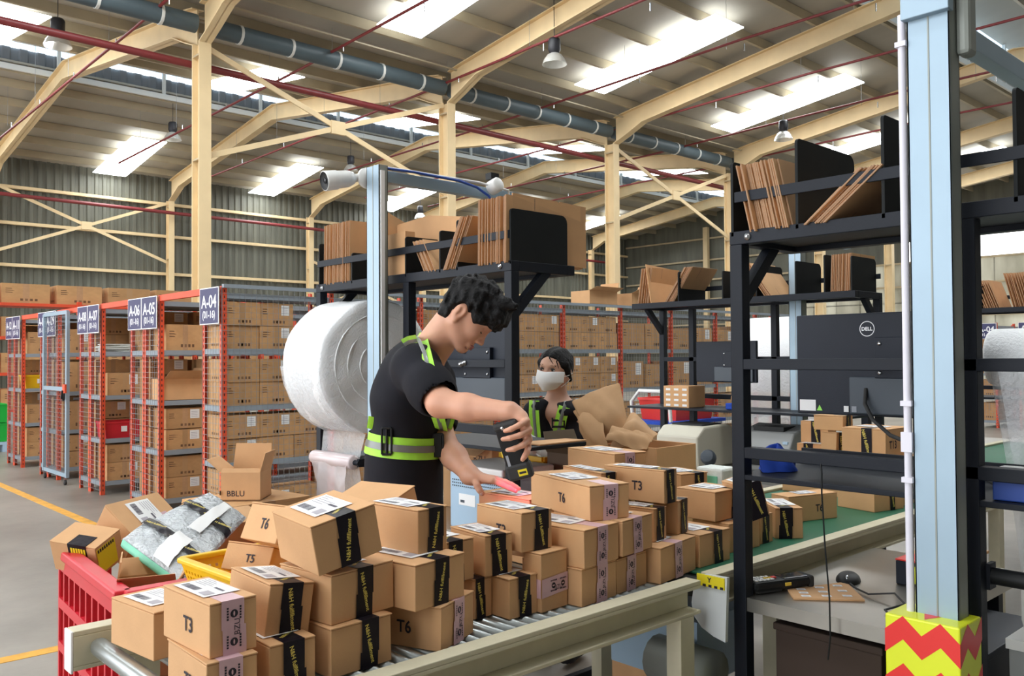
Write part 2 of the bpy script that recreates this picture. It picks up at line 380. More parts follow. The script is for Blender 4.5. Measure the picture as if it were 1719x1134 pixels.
for k, x in enumerate(FR):
    w_ = ['', '', 'nearest frame', 'second frame', 'third frame', 'fourth frame', 'fifth frame', 'sixth frame'][k]
    if k < 2: w_ = ('outermost', 'second outermost')[k]+' left frame'
    rafter(x, [(YC-.16, 7.03), (YC-.55, 7.18), (YC-1.1, 7.42), (YR2, 8.35)], f'tapered cream rafter of the {w_}, {side[0]}')
    rafter(x, [(YE, 7.1), (YE+1.1, 7.42), (YR2, 8.35)], f'cream rafter of the {w_}, {side[3]}')
    rafter(x, [(YC+.16, 7.03), (YC+.55, 7.18), (YC+1.1, 7.42), (YR1, 8.33)], f'tapered cream rafter of the {w_}, {side[1]}')
    rafter(x, [(YW-.35, 7.03), (YW-.7, 7.18), (YW-1.2, 7.42), (YR1, 8.33)], f'cream rafter of the {w_}, {side[2]}')
for k in range(1, 7):                             # valley gutter, one length per bay
    x0, x1 = FR[k]+.11, FR[k+1]-.11
    g = thing('gutter_pipe', f'dark grey-blue valley gutter of the {ORD[k-1]} bay from the left, white straps', 'gutter', ((x0+x1)/2, YC, 7.2), group='valley gutters')
    MB().tube([(x0, YC, 7.38), (x1, YC, 7.38)], .165, 'gutter', 14).build('pipe', g)
    for j in range(5):
        xx = x0+.6+j*1.03; MB().tube([(xx-.025, YC, 7.38), (xx+.025, YC, 7.38)], .178, 'white_strap', 14).build('strap', g)
    MB().box(x0, YC-.5, 7.64, x1, YC-.46, 7.67, 'purlin_steel').box(x0, YC+.46, 7.64, x1, YC+.5, 7.67, 'purlin_steel').build('trim_strip', g)
def xbrace(x0, x1, y, z0, z1, lab, w=.1):
    o = thing('cross_brace', lab, 'brace', ((x0+x1)/2, y, z0), group='cream cross braces'); xm, zm = (x0+x1)/2, (z0+z1)/2
    for a, c in (((x0, z0), (xm, zm)), ((xm, zm), (x1, z1)), ((x0, z1), (xm, zm)), ((xm, zm), (x1, z0))):
        MB().bar((a[0], y, a[1]), (c[0], y, c[1]), .03, w, 'cream_steel').build('brace_arm', o)
    MB().box(xm-.16, y-.03, zm-.13, xm+.16, y+.03, zm+.13, 'cream_steel').build('gusset_plate', o)
xbrace(6.44, 11.81, YC, 5.05, 7.0, 'cream cross brace between the first two tall columns')
xbrace(17.57, 22.93, YC, 5.05, 7.0, 'cream cross brace right of the third tall column')
xbrace(6.44, 11.81, YW-.2, 4.85, 6.95, 'cream cross brace on the corrugated wall at the far left')
xbrace(17.57, 22.93, YW-.2, 3.4, 5.3, 'cream cross brace on the back wall behind the left packing station')
# fire pipes
MB().tube([(-4, 15.32, 6.80), (14, 15.32, 6.72), (36, 15.32, 6.62)], .065, 'red_pipe', 10).build('fire_pipe', label='thick dark red fire main running along the column row', cat='pipe')
MB().tube([(-4, 30.4, 6.66), (14, 30.4, 6.55), (36, 30.4, 6.4)], .06, 'red_pipe', 10).build('fire_pipe', label='dark red fire main along the corrugated back wall', cat='pipe')
for i, x in enumerate((5.55, 8.9, 11.78, 14.7, 17.6, 20.5, 23.4)):
    o = thing('sprinkler_pipe', f'thin red sprinkler branch pipe under the roof, {ORD[i]} from the left', 'pipe', (x, 15, 7.4), group='sprinkler branch pipes')
    MB().tube([(x, 3.0, 7.62), (x, 9.4, 7.6), (x, 16, 7.43), (x, 27, 7.32)], .028, 'red_pipe', 8).build('pipe', o)
    b = MB()
    for j in range(9): 
        y = 4+2.6*j; b.tube([(x, y, 7.5), (x, y, 7.36)], .014, 'chrome', 6)
        b.tube([(x, y+.4, 7.5), (x, y+.4, zs(y+.4)-.02)], .004, 'wire', 4)
    b.build('sprinkler_heads', o, kind='stuff')
# hanging lamps
def lamp(x, y, z, lab):
    o = thing('high_bay_lamp', lab, 'lamp', (x, y, z), group='hanging high bay lamps')
    MB().lathe([(.0, .34), (.10, .34), (.12, .30), (.12, .12), (.09, .06), (.07, .05)], (x, y, z), (0, 0, 1), 'lamp_black', 16).build('lamp_housing', o)
    MB().lathe([(.07, .06), (.14, .02), (.20, -.06), (.24, -.16)], (x, y, z), (0, 0, 1), 'lamp_shade', 18).build('lamp_shade', o)
    MB().tube([(x, y, z+.34), (x, y, zs(y)+.01)], .008, 'lamp_black', 5).build('cable', o)
for x, y, z, l in ((11.82, 11.55, 7.2, 'hanging high bay lamp with black housing, top centre of the view'), (20.44, 11.66, 7.2, 'hanging high bay lamp above the right packing station'), (4.52, 16.93, 7.25, 'hanging high bay lamp at the top left under the thick red pipe'),
                   (9.45, 24.25, 7.75, 'hanging high bay lamp left of the first tall column'), (15.3, 24.3, 7.7, 'hanging high bay lamp above the security camera'), (20.95, 28.1, 7.2, 'small distant high bay lamp left of the second tall column')):
    lamp(x, y, z, l)
# ================================================================== STORAGE RACKS
LEV = (.14, .592, 1.056, 1.527)
X0 = 3.05
def post_mesh(h, sx, sy):
    """slotted angle: corner at the origin, flanges towards sx, sy"""
    b = MB(); t = .004; w_ = .042
    b.box(min(0, sx*w_), min(0, sy*t), 0, max(0, sx*w_), max(0, sy*t), h, 'rack_orange').box(min(0, sx*t), min(0, sy*w_), 0, max(0, sx*t), max(0, sy*w_), h, 'rack_orange')
    z = .04
    while z < h-.03:
        y = -sy*.0008
        b.quad((sx*.016, y, z), (sx*.026, y, z), (sx*.026, y, z+.022), (sx*.016, y, z+.022), 'rack_hole')
        x = -sx*.0008
        b.quad((x, sy*.016, z), (x, sy*.026, z), (x, sy*.026, z+.022), (x, sy*.016, z+.022), 'rack_hole'); z += .05
    return b.mesh('post')
PM = {(sx, sy): post_mesh(2.04, sx, sy) for sx in (1, -1) for sy in (1, -1)}
def wire_panel(wd, h, m='wire', axis='x', r=.0012, st=.05):
    b = MB(); n = int(wd/st); k = int(h/st)
    for i in range(n+1):
        u = i*wd/n
        if axis == 'x': b.box(u-r, -r, 0, u+r, r, h, m)
        else: b.box(-r, u-r, 0, r, u+r, h, m)
    for j in range(k+1):
        z = j*h/k
        if axis == 'x': b.box(0, -2*r, z-r, wd, 0, z+r, m)
        else: b.box(-2*r, 0, z-r, 0, wd, z+r, m)
    return b.mesh('mesh_panel')
PANEL_X = wire_panel(1.0, 1.98); PANEL_Y = {}
def child(me, name, parent, loc, label=None):
    o = bpy.data.objects.new(name, me); COL.objects.link(o); o.parent = parent; o.location = V(loc)-parent.matrix_world.translation
    WM[o.name] = T(V(loc))
    if label: o['label'] = label
    if name == 'mesh_panel': o['kind'] = 'stuff'
    return o
def sign_part(parent, txt, y0, y1, x=X0-.03, z0=1.73, z1=2.035):
    b = MB(); b.box(x, y0, z0, x+.006, y1, z1, 'sign_white').box(x-.001, y0+.008, z0+.008, x, y1-.008, z1-.008, 'sign_blue')
    wy = y1-y0; c = (y0+y1)/2
    b.text(txt, (x-.002, c, z0+(z1-z0)*.62), (0, -1, 0), (0, 0, 1), .10, 'sign_white', .02, fit=wy*.8); b.text('(01-16)', (x-.002, c, z0+(z1-z0)*.24), (0, -1, 0), (0, 0, 1), .05, 'sign_white', .02, fit=wy*.66)
    b.build('sign_board', parent, label=f'dark blue sign reading {txt} (01-16)')
def rack(tag_, y0, y1, nb, lab, mesh_front=None, sgn=True, x0=X0):
    o = thing('storage_rack', lab, 'rack', (x0, (y0+y1)/2, 0), group='orange storage racks')
    for i in range(nb+1):
        x = x0+i
        for y, sy in ((y0, 1), (y1, -1)):
            child(PM[(1 if i < nb else -1, sy)], 'post', o, (x, y, 0))
    for z in LEV+(1.985,):
        for i in range(nb):
            b = MB(); b.box(x0+i+.02, y0+.006, z-.005, x0+i+.98, y1-.006, z, 'shelf_grey').box(x0+i+.005, y0+.003, z-.045, x0+i+.995, y0+.007, z, 'shelf_grey').box(x0+i+.005, y1-.007, z-.045, x0+i+.995, y1-.003, z, 'shelf_grey')
            b.box(x0+i+.003, y0+.01, z-.045, x0+i+.007, y1-.01, z, 'shelf_grey').build('shelf', o)
    d = round(y1-y0, 2)
    if d not in PANEL_Y: PANEL_Y[d] = wire_panel(d, 1.98, axis='y')
    child(PANEL_Y[d], 'mesh_panel', o, (x0-.004, y0, .05))
    if mesh_front is not None:
        for i in range(nb): child(PANEL_X, 'mesh_panel', o, (x0+i, mesh_front, .05))
        MB().box(x0, mesh_front-.03, 2.025, x0+nb, mesh_front+.008, 2.055, 'shelf_grey').build('top_rail', o)
    if sgn: sign_part(o, tag_, y0+.0, y1-.01, x=x0-.03)
    return o
RK = {'A-04': (6.79, 7.17), 'A-05': (8.13, 8.52), 'A-06': (8.52, 8.89), 'A-07': (9.77, 10.15), 'A-08': (10.15, 10.51), 'A-09': (11.36, 11.77), 'A-10': (11.77, 12.12), 'A-11': (13.0, 13.40), 'A-12': (13.40, 13.76)}
racks = {}
for k, (a, c) in RK.items():
    racks[k] = rack(k, a, c, 10 if k == 'A-04' else 3, f'orange slotted steel rack with wire mesh under the {k} sign', 6.785 if k == 'A-04' else None)
for k, (ya, yb) in (('A-05', (7.17, 8.13)), ('A-07', (8.89, 9.77)), ('A-09', (10.51, 11.36)), ('A-11', (12.12, 13.0))):
    MB().box(X0-.002, ya, 1.985, X0+.04, yb, 2.04, 'rack_orange').build('aisle_beam', racks[k])
rack('A-03', 5.2, 5.58, 3, 'distant orange rack under the A-03 sign at the right edge', x0=18.3)
rack('A-04', 5.95, 6.33, 3, 'distant orange rack left of the A-03 sign rack at the right edge', x0=18.3)
# sliding mesh door
d = thing('sliding_door', 'light blue framed sliding mesh door in front of the A-09 rack', 'door', (3.0, 11.27, 0))
b = MB()
for y in (10.80, 11.74): b.box(2.985, y-.025, .09, 3.02, y+.025, 2.0, 'post_blue')
for z in (.09, 1.08, 1.97): b.box(2.988, 10.80, z, 3.017, 11.74, z+.045, 'post_blue')
b.build('door_frame', d)
child(wire_panel(.94, 1.9, axis='y'), 'mesh_panel', d, (3.0, 10.80, .1))
MB().box(2.965, 10.77, 1.06, 2.985, 10.86, 1.16, 'rack_orange').tube([(2.96, 10.83, 1.09), (2.95, 10.83, 1.0), (2.96, 10.79, .98), (2.965, 10.79, 1.06)], .012, 'matte_black', 6).build('latch', d)
for y in (10.86, 11.68):
    MB().lathe([(0, -.012), (.03, -.012), (.03, .012), (0, .012)], (3.0, y, .031), (1, 0, 0), 'rubber', 12).bar((3.0, y, .03), (3.0, y, .1), .01, .03, 'chrome').build('caster', d)
# cartons on the racks
def carton_mesh(label, tapecol='carton_tape', seed=0):
    r = random.Random(seed); b = MB()
    b.box(-.5, -.5, 0, .5, .5, .97, 'old_carton').box(-.495, -.497, .972, -.004, .497, 1, 'old_carton').box(.004, -.497, .972, .495, .497, 1, 'old_carton')
    e = .503
    b.quad((-.07, -e, 0), (.07, -e, 0), (.07, -e, 1.0), (-.07, -e, 1.0), tapecol)
    b.quad((-e, .07, .55), (-e, -.07, .55), (-e, -.07, 1.0), (-e, .07, 1.0), tapecol)
    b.quad((-.07, -e, 1.003), (.07, -e, 1.003), (.07, e, 1.003), (-.07, e, 1.003), tapecol)
    for i in range(4):
        x = -.12+i*.1; b.quad((x, -e, .12), (x+.06, -e, .12), (x+.06, -e, .24), (x, -e, .24), 'carton_print')
        y = .2-i*.11; b.quad((-e, y, .14), (-e, y-.06, .14), (-e, y-.06, .24), (-e, y, .24), 'carton_print')
    for i in range(3):
        z = .72-i*.1; b.quad((-.42, -e, z), (-.42+r.uniform(.1, .26), -e, z), (-.3, -e, z+.035), (-.42, -e, z+.035), 'carton_print')
    if label:
        x = r.uniform(.12, .2); b.quad((x, -e-.002, .48), (x+.25, -e-.002, .48), (x+.25, -e-.002, .93), (x, -e-.002, .93), 'label_white')
        for i in range(4): b.quad((x+.03, -e-.004, .56+i*.08), (x+.2, -e-.004, .56+i*.08), (x+.2, -e-.004, .58+i*.08), (x+.03, -e-.004, .58+i*.08), 'label_grey')
    return b.mesh('carton')
CM = [carton_mesh(False, seed=1), carton_mesh(True, seed=2), carton_mesh(False, 'cardboard_inner', 3), carton_mesh(True, 'cardboard_inner', 4)]
LN = ['bottom', 'second', 'third', 'top']
r = random.Random(11)
col = 0
for bay in range(10):
    nc = 3 if bay < 5 else 2
    for c in range(nc):
        col += 1
        for li, z in enumerate(LEV):
            wd = .318 if nc == 3 else .44; x = X0+bay+.03+(c+.5)*(.94/nc)
            rows = 2 if nc == 3 else 1
            for row in range(rows):
                if row == 1 and r.random() < .06: continue
                h = .193 if rows == 2 else r.choice((.29, .33, .27))
                me = CM[(1 if r.random() < .36 else 0)+(2 if r.random() < .3 else 0)]
                rw = ('lower' if row == 0 else 'upper') if rows == 2 else 'single'
                put(me, 'shelf_carton', (x+r.uniform(-.006, .006), 6.985+r.uniform(-.008, .01), z+row*.1945), r.uniform(-.02, .02),
                    f'brown carton, {rw} row, {LN[li]} shelf, {ORD[col-1]} column from the A-04 sign', 'carton', 'cartons behind the A-04 mesh', (wd*r.uniform(.96, 1.0), .34, h*r.uniform(.97, 1.0)))
for k in list(RK)[1:]:
    ya, yb = RK[k]; yc = (ya+yb)/2
    for li, z in enumerate(LEV):
        for c in range(2):
            if k == 'A-07' and c == 0 and li in (1, 3): continue
            if k == 'A-11' and c == 0 and li == 2: continue
            if k == 'A-05' and c == 0 and li == 2: continue
            rows = 1 if (k in ('A-05', 'A-11', 'A-09') and li == 3) or (k in ('A-07', 'A-11', 'A-09') and li in (1, 2)) else 2
            for row in range(rows):
                h = .195 if rows == 2 else r.choice((.36, .30, .25)); hh = h*r.uniform(.95, 1)
                put(CM[r.choice((0, 1, 2, 0, 3))], 'shelf_carton', (X0+.055+.2+c*.42, yc, z+row*.1955), 0 if k in ('A-05', 'A-07', 'A-11', 'A-09') else math.pi*0,
                    f'brown carton, {"single" if rows == 1 else ("lower" if row == 0 else "upper")} row, {LN[li]} shelf, {("end column" if c == 0 else "second column")} of rack {k}', 'carton', 'cartons at the rack ends', (.36, (yb-ya)-.07, hh))
for k, yc in (('A-03', 5.39), ('A-04', 6.14)):
    for i in range(3):
        for li, z in enumerate(LEV):
            put(CM[r.choice((0, 1))], 'shelf_carton', (18.3+.5+i, yc, z), 0, f'distant carton, {LN[li]} shelf, {ORD[i]} bay of the {"A-03 rack" if k == "A-03" else "rack left of A-03"}', 'carton', 'distant cartons at the right edge', (.8, .32, .34))
# special contents of the rack ends
def tray(name, x, y, z, lx, ly, h, m, lab, cat='basket', holes=True, label_part=True):
    o = thing(name, lab, cat, (x, y, z)); t = .006; b = MB(); fl = .02
    for (ax, ay, bx, by) in ((-1, -1, 1, -1), (1, -1, 1, 1), (1, 1, -1, 1), (-1, 1, -1, -1)):
        p0, p1 = V((x+ax*(lx/2-fl), y+ay*(ly/2-fl), z)), V((x+bx*(lx/2-fl), y+by*(ly/2-fl), z))
        q0, q1 = V((x+ax*lx/2, y+ay*ly/2, z+h)), V((x+bx*lx/2, y+by*ly/2, z+h)); cc = V((x, y, z+h/2)); nrm = (p1-p0).cross(q0-p0).normalized()
        if nrm.dot((p0+q1)/2-cc) < 0: nrm = -nrm
        b.prism([p0, p1, q1, q0], -nrm*t, m)
    b.box(x-lx/2+fl, y-ly/2+fl, z, x+lx/2-fl, y+ly/2-fl, z+t, m); b.build('basket_body', o)
    rm = MB(); rr = .009
    P = [(x-lx/2, y-ly/2, z+h), (x+lx/2, y-ly/2, z+h), (x+lx/2, y+ly/2, z+h), (x-lx/2, y+ly/2, z+h)]
    for i in range(4): rm.bar(P[i], P[(i+1) % 4], .018, .018, m)
    rm.build('rim', o)
    if label_part: MB().box(x-.03, y-ly/2-.004, z+h*.4, x+.03, y-ly/2+.002, z+h*.75, 'label_white').build('tag', o, label='small white tag')
    return o
tray('plastic_basket', 3.30, 9.96, .592, .40, .30, .17, 'red_plastic', 'red plastic basket on the second shelf of rack A-07')
tray('plastic_basket', 3.28, 13.2, 1.056, .36, .30, .17, 'yellow_plastic', 'yellow plastic basket on the third shelf of rack A-11')
rr_ = random.Random(5)
for i in range(4):
    a = rr_.uniform(0, 6); MB().lathe([(0, -.07), (.028, -.06), (.032, 0), (.026, .06), (0, .07)], (3.2+.06*i, 9.93+.04*(i % 2), .68+.02*(i % 2)), (math.cos(a), math.sin(a), .5), 'film', 10).build('wrapped_bottle', label='small clear wrapped bottles piled in the red basket under A-07', cat='bottle', group='wrapped bottles in the red basket')
for i in range(7):
    MB().obox((3.24+rr_.uniform(-.02, .02), 9.95+rr_.uniform(-.02, .02), 1.535+i*.012), (.30, .24, .010), Matrix.Rotation(rr_.uniform(-.2, .2), 3, 'Z'), 'foam_white').build('plastic_pouch', label='pale plastic pouches stacked on the top shelf of rack A-07', cat='pouch', group='pouches on the A-07 top shelf')
put(CM[1], 'shelf_carton', (3.62, 9.96, 1.527), 0, 'brown carton right of the pale pouches on the A-07 top shelf', 'carton', None, (.34, .3, .24))
put(CM[0], 'shelf_carton', (3.27, 9.96, .14+.40), 0, None, None, None, (.01, .01, .001)) if False else None
# open carton with its flap out on rack A-05
def open_carton(x, y, z, lx, ly, h, flaps, lab, rz=0, text=None, inner=.9):
    """flaps: dict side -> opening angle in degrees from upright (0 = straight up, 90 = flat out, negative = in)"""
    M = T((x, y, z)) @ RZ(rz); o = thing('open_carton', lab, 'carton', M=M, local=True); t = .004; b = MB()
    b.box(-lx/2, -ly/2, 0, lx/2, -ly/2+t, h, 'cardboard').box(-lx/2, ly/2-t, 0, lx/2, ly/2, h, 'cardboard').box(-lx/2, -ly/2+t, 0, -lx/2+t, ly/2-t, h, 'cardboard').box(lx/2-t, -ly/2+t, 0, lx/2, ly/2-t, h, 'cardboard').box(-lx/2, -ly/2, 0, lx/2, ly/2, t, 'cardboard_inner')
    if text:
        b.text(text, (-.02, -ly/2-.001, h*.25), (1, 0, 0), (0, 0, 1), h*.2, 'ink', .01)
        b.text(text, (-lx/2-.001, .03, h*.25), (0, -1, 0), (0, 0, 1), h*.2, 'ink', .01)
        for i in range(2): b.quad((-lx/2-.001, -.04-i*.035, h*.2), (-lx/2-.001, -.06-i*.035, h*.2), (-lx/2-.001, -.06-i*.035, h*.36), (-lx/2-.001, -.04-i*.035, h*.36), 'ink')
    b.build('carton_body', o)
    for sd, (ang, ln) in flaps.items():
        a = math.radians(ang); c, s = math.cos(a)*ln, math.sin(a)*ln; f = MB()
        if sd == '-y': f.prism([(-lx/2, -ly/2, h), (lx/2, -ly/2, h), (lx/2-.005, -ly/2-s, h+c), (-lx/2+.005, -ly/2-s, h+c)], (0, t, 0), 'cardboard')
        if sd == '+y': f.prism([(-lx/2, ly/2-t, h), (lx/2, ly/2-t, h), (lx/2-.005, ly/2-t+s, h+c), (-lx/2+.005, ly/2-t+s, h+c)], (0, t, 0), 'cardboard')
        if sd == '-x': f.prism([(-lx/2, -ly/2, h), (-lx/2, ly/2, h), (-lx/2-s, ly/2-.005, h+c), (-lx/2-s, -ly/2+.005, h+c)], (t, 0, 0), 'cardboard')
        if sd == '+x': f.prism([(lx/2-t, -ly/2, h), (lx/2-t, ly/2, h), (lx/2-t+s, ly/2-.005, h+c), (lx/2-t+s, -ly/2+.005, h+c)], (t, 0, 0), 'cardboard')
        f.build('flap', o)
    return o
open_carton(3.30, 8.31, 1.056, .40, .32, .20, {'-y': (62, .17), '+x': (10, .1)}, 'brown carton with its front flap lifted on the third shelf of rack A-05')
# far background, left edge: tall rack and green crates
o = thing('pallet_rack', 'far tall rack of cartons behind the A-12 rack at the left edge', 'rack', (2, 19.2, 0))
for i in range(8):
    for y in (18.8, 19.6): MB().box(-1.0+i*1.6, y-.04, 0, -.92+i*1.6, y+.04, 2.6, 'rack_orange').build('post', o)
for z in (.5, 1.2, 1.9, 2.55): MB().box(-1.0, 18.82, z-.06, 10.2, 19.58, z-.002, 'rack_orange').build('shelf', o)
for i in range(11):
    for li, z in enumerate((.5, 1.2, 1.9, 2.55)):
        put(CM[r.choice((0, 2))], 'shelf_carton', (-.4+i*.98, 19.2, z), 0, f'far brown carton, {LN[li]} deck, {ORD[i]} from the left of the tall rack', 'carton', 'far cartons on the tall rack', (.85, .6, .38))
for i in range(2):
    o = tray('stacking_crate', 3.14, 15.9, .16+i*.30, .6, .9, .28, 'green_plastic', ['lower', 'upper'][i]+' bright green stacking crate at the left edge of the floor', 'crate', label_part=False)
b = MB()
for i in range(5): b.box(2.81, 15.45+i*.2, .11, 3.47, 15.57+i*.2, .13, 'tub_blue')
for x in (2.84, 3.11, 3.39): b.box(x-.03, 15.45, 0, x+.03, 16.37, .11, 'tub_blue')
b.box(2.81, 15.45, .13, 3.47, 16.37, .155, 'tub_blue').build('pallet', label='teal plastic pallet under the green crates at the left edge', cat='pallet')
# cartons dumped on top of the long rack
for i, (x, y, lx, rz, z) in enumerate(((7.8, 6.98, .5, .1, 2.06), (8.55, 6.98, .45, -.2, 2.06), (9.4, 6.98, .5, 0.1, 2.06))):
    open_carton(x, y, z, lx, .3, .16, {'-y': (70, .12), '+x': (20, .12)}, f'open brown carton dumped on top of the long rack, {ORD[i]} from the left')
# ================================================================== CONVEYORS
RZT = .815
cv = thing('roller_conveyor', 'cream framed roller conveyor in the foreground carrying the stacked parcels', 'conveyor', (1.3, 1.8, 0))
def channel(x0, x1, y, sy, zt=.826, zb=.735):
    b = MB(); b.box(x0, min(y, y+sy*.05), zt-.012, x1, max(y, y+sy*.05), zt, 'conveyor_cream').box(x0, min(y, y+sy*.05), zb, x1, max(y, y+sy*.05), zb+.01, 'conveyor_cream')
    b.box(x0, min(y, y+sy*.006), zb+.01, x1, max(y, y+sy*.006), zt-.012, 'conveyor_cream')
    b.box(x0, min(y+sy*.044, y+sy*.05), zt-.022, x1, max(y+sy*.044, y+sy*.05), zt-.012, 'conveyor_cream'); return b
channel(.613, 2.02, 1.472, -1).build('side_rail', cv, bevel=.002)
b = channel(.613, 2.04, 2.149, 1); b.box(.607, 2.149, .73, .613, 2.2, .826, 'label_white'); b.build('side_rail', cv, bevel=.002)
for x in (.78, 1.955):
    for y in (1.445, 2.175):
        MB().box(x-.03, y-.024, 0, x+.03, y+.024, .735, 'conveyor_cream').box(x-.05, y-.045, 0, x+.05, y+.045, .01, 'conveyor_cream').build('leg', cv)
    MB().box(x-.02, 1.47, .28, x+.02, 2.15, .33, 'conveyor_cream').build('cross_bar', cv)
for y in (1.445, 2.175): MB().box(.78, y-.015, .28, 1.955, y+.015, .32, 'conveyor_cream').build('cross_bar', cv)
b = MB(); b.lathe([(0, 0), (.0145, 0), (.0145, .664), (0, .664)], (0, 0, 0), (0, 1, 0), 'roller_steel', 14)
rm = b.mesh('roller')
for i in range(33): child(rm, 'roller', cv, (.735+i*.0385, 1.478, RZT-.0146))
MB().lathe([(0, 0), (.017, 0), (.021, .01), (.021, .65), (.017, .664), (0, .664)], (.664, 1.478, .785), (0, 1, 0), 'roller_steel', 18).build('roller', cv)
bc = thing('belt_conveyor', 'green belt conveyor in line behind the roller conveyor', 'conveyor', (4.5, 1.8, 0))
MB().box(2.12, 1.482, RZT-.005, 6.85, 2.142, RZT, 'belt_green').build('belt', bc)
channel(2.10, 6.85, 1.478, -1).build('side_rail', bc, bevel=.002); channel(2.10, 6.85, 2.146, 1).build('side_rail', bc, bevel=.002)
MB().box(2.14, 1.485, .755, 6.85, 2.139, .80, 'shelf_grey').build('bed', bc)
MB().lathe([(0, 0), (.028, 0), (.028, .64), (0, .64)], (2.085, 1.49, .783), (0, 1, 0), 'rubber', 16).build('end_drum', bc)
for x in (2.45, 4.4, 6.3):
    for y in (1.45, 2.17): MB().box(x-.03, y-.024, 0, x+.03, y+.024, .735, 'conveyor_cream').build('leg', bc)
MB().box(2.25, 1.6, .42, 2.55, 1.95, .62, 'tub_blue').lathe([(0, -.12), (.07, -.12), (.07, .1), (0, .1)], (2.2, 1.62, .5), (0, 1, 0), 'post_side', 14).build('motor', bc)
P_ = [(1.458, .819), (1.477, .786), (1.484, .745), (1.477, .709), (1.451, .681), (1.411, .664), (1.373, .656), (1.365, .835), (1.44, .832)]
o = thing('guard_plate', 'white curved plate with yellow fragile tape at the belt conveyor end', 'plate', (2.08, 1.42, .66))
MB().prism([(2.062, y, z) for y, z in P_], (.012, 0, 0), 'white_sheet').build('plate', o)
b = MB(); b.box(2.058, 1.372, .80, 2.062, 1.462, .832, 'caution_yellow')
for i in range(5): b.box(2.057, 1.375+i*.019, .80, 2.058, 1.385+i*.019, .807, 'ink')
b.text('Y', (2.057, 1.42, .820), (0, -1, 0), (0, 0, 1), .014, 'ink', .03); b.build('caution_tape', o, label='yellow and black fragile tape')
# ================================================================== PARCELS
pr = random.Random(21)
def strip(b, pts, n, wd, m):
    """flat ribbon through pts (all lying on the surface), width vector n"""
    n = V(n)*wd/2
    for p, q in zip(pts, pts[1:]): p, q = V(p), V(q); b.quad(p-n, p+n, q+n, q-n, m)
def shipping_label(b, c, ux, uy, w_, h_, red=False):
    c, ux, uy = V(c), V(ux).normalized(), V(uy).normalized(); nz = ux.cross(uy)
    def q(x0, y0, x1, y1, m, k=1): b.quad(*[c+ux*(x*w_)+uy*(y*h_)+nz*(.0006*k) for x, y in ((x0, y0), (x1, y0), (x1, y1), (x0, y1))], m)
    q(-.5, -.5, .5, .5, 'label_white', 1)
    x = -.42
    while x < .05: s = pr.choice((.008, .014, .022)); q(x, -.36, x+s, -.14, 'label_ink', 2); x += s+pr.choice((.008, .014))
    for i in range(5): q(-.42, .40-i*.09, -.42+pr.uniform(.25, .75), .425-i*.09, 'label_grey', 2)
    q(.12, .10, .40, .18, 'label_ink', 2)
    q(.2, -.40, .42, -.12, 'label_grey', 2)
def tape_pink(b, c, ux, uy, L):
    """print on pink tape running along uy"""
    c, ux, uy = V(c), V(ux), V(uy); nz = ux.cross(uy)*.0004; k = .04
    for i, t in enumerate((-.27, .25)):
        p = c+uy*L*t+nz
        ring = [p+(ux*math.cos(a)+uy*math.sin(a))*.0075 for a in [i_*.5236 for i_ in range(12)]]
        b.add(ring, [tuple(range(12))], 'ink'); b.add([p+nz*.5+(ux*math.cos(a)*.3+uy*math.sin(a)*.8)*.006 for a in [i_*.785 for i_ in range(8)]], [tuple(range(8))], 'pink_tape')
        for s in (-1, 1):
            for j in range(5): b.quad(*[p+ux*(s*.0125+e*.0018)+uy*(-.011+j*.005+g*.0034) for e, g in ((-1, 0), (1, 0), (1, 1), (-1, 1))], 'ink')
    b.text('BZU', c+nz+ux*.006, uy, -ux, .011, 'ink', .0)
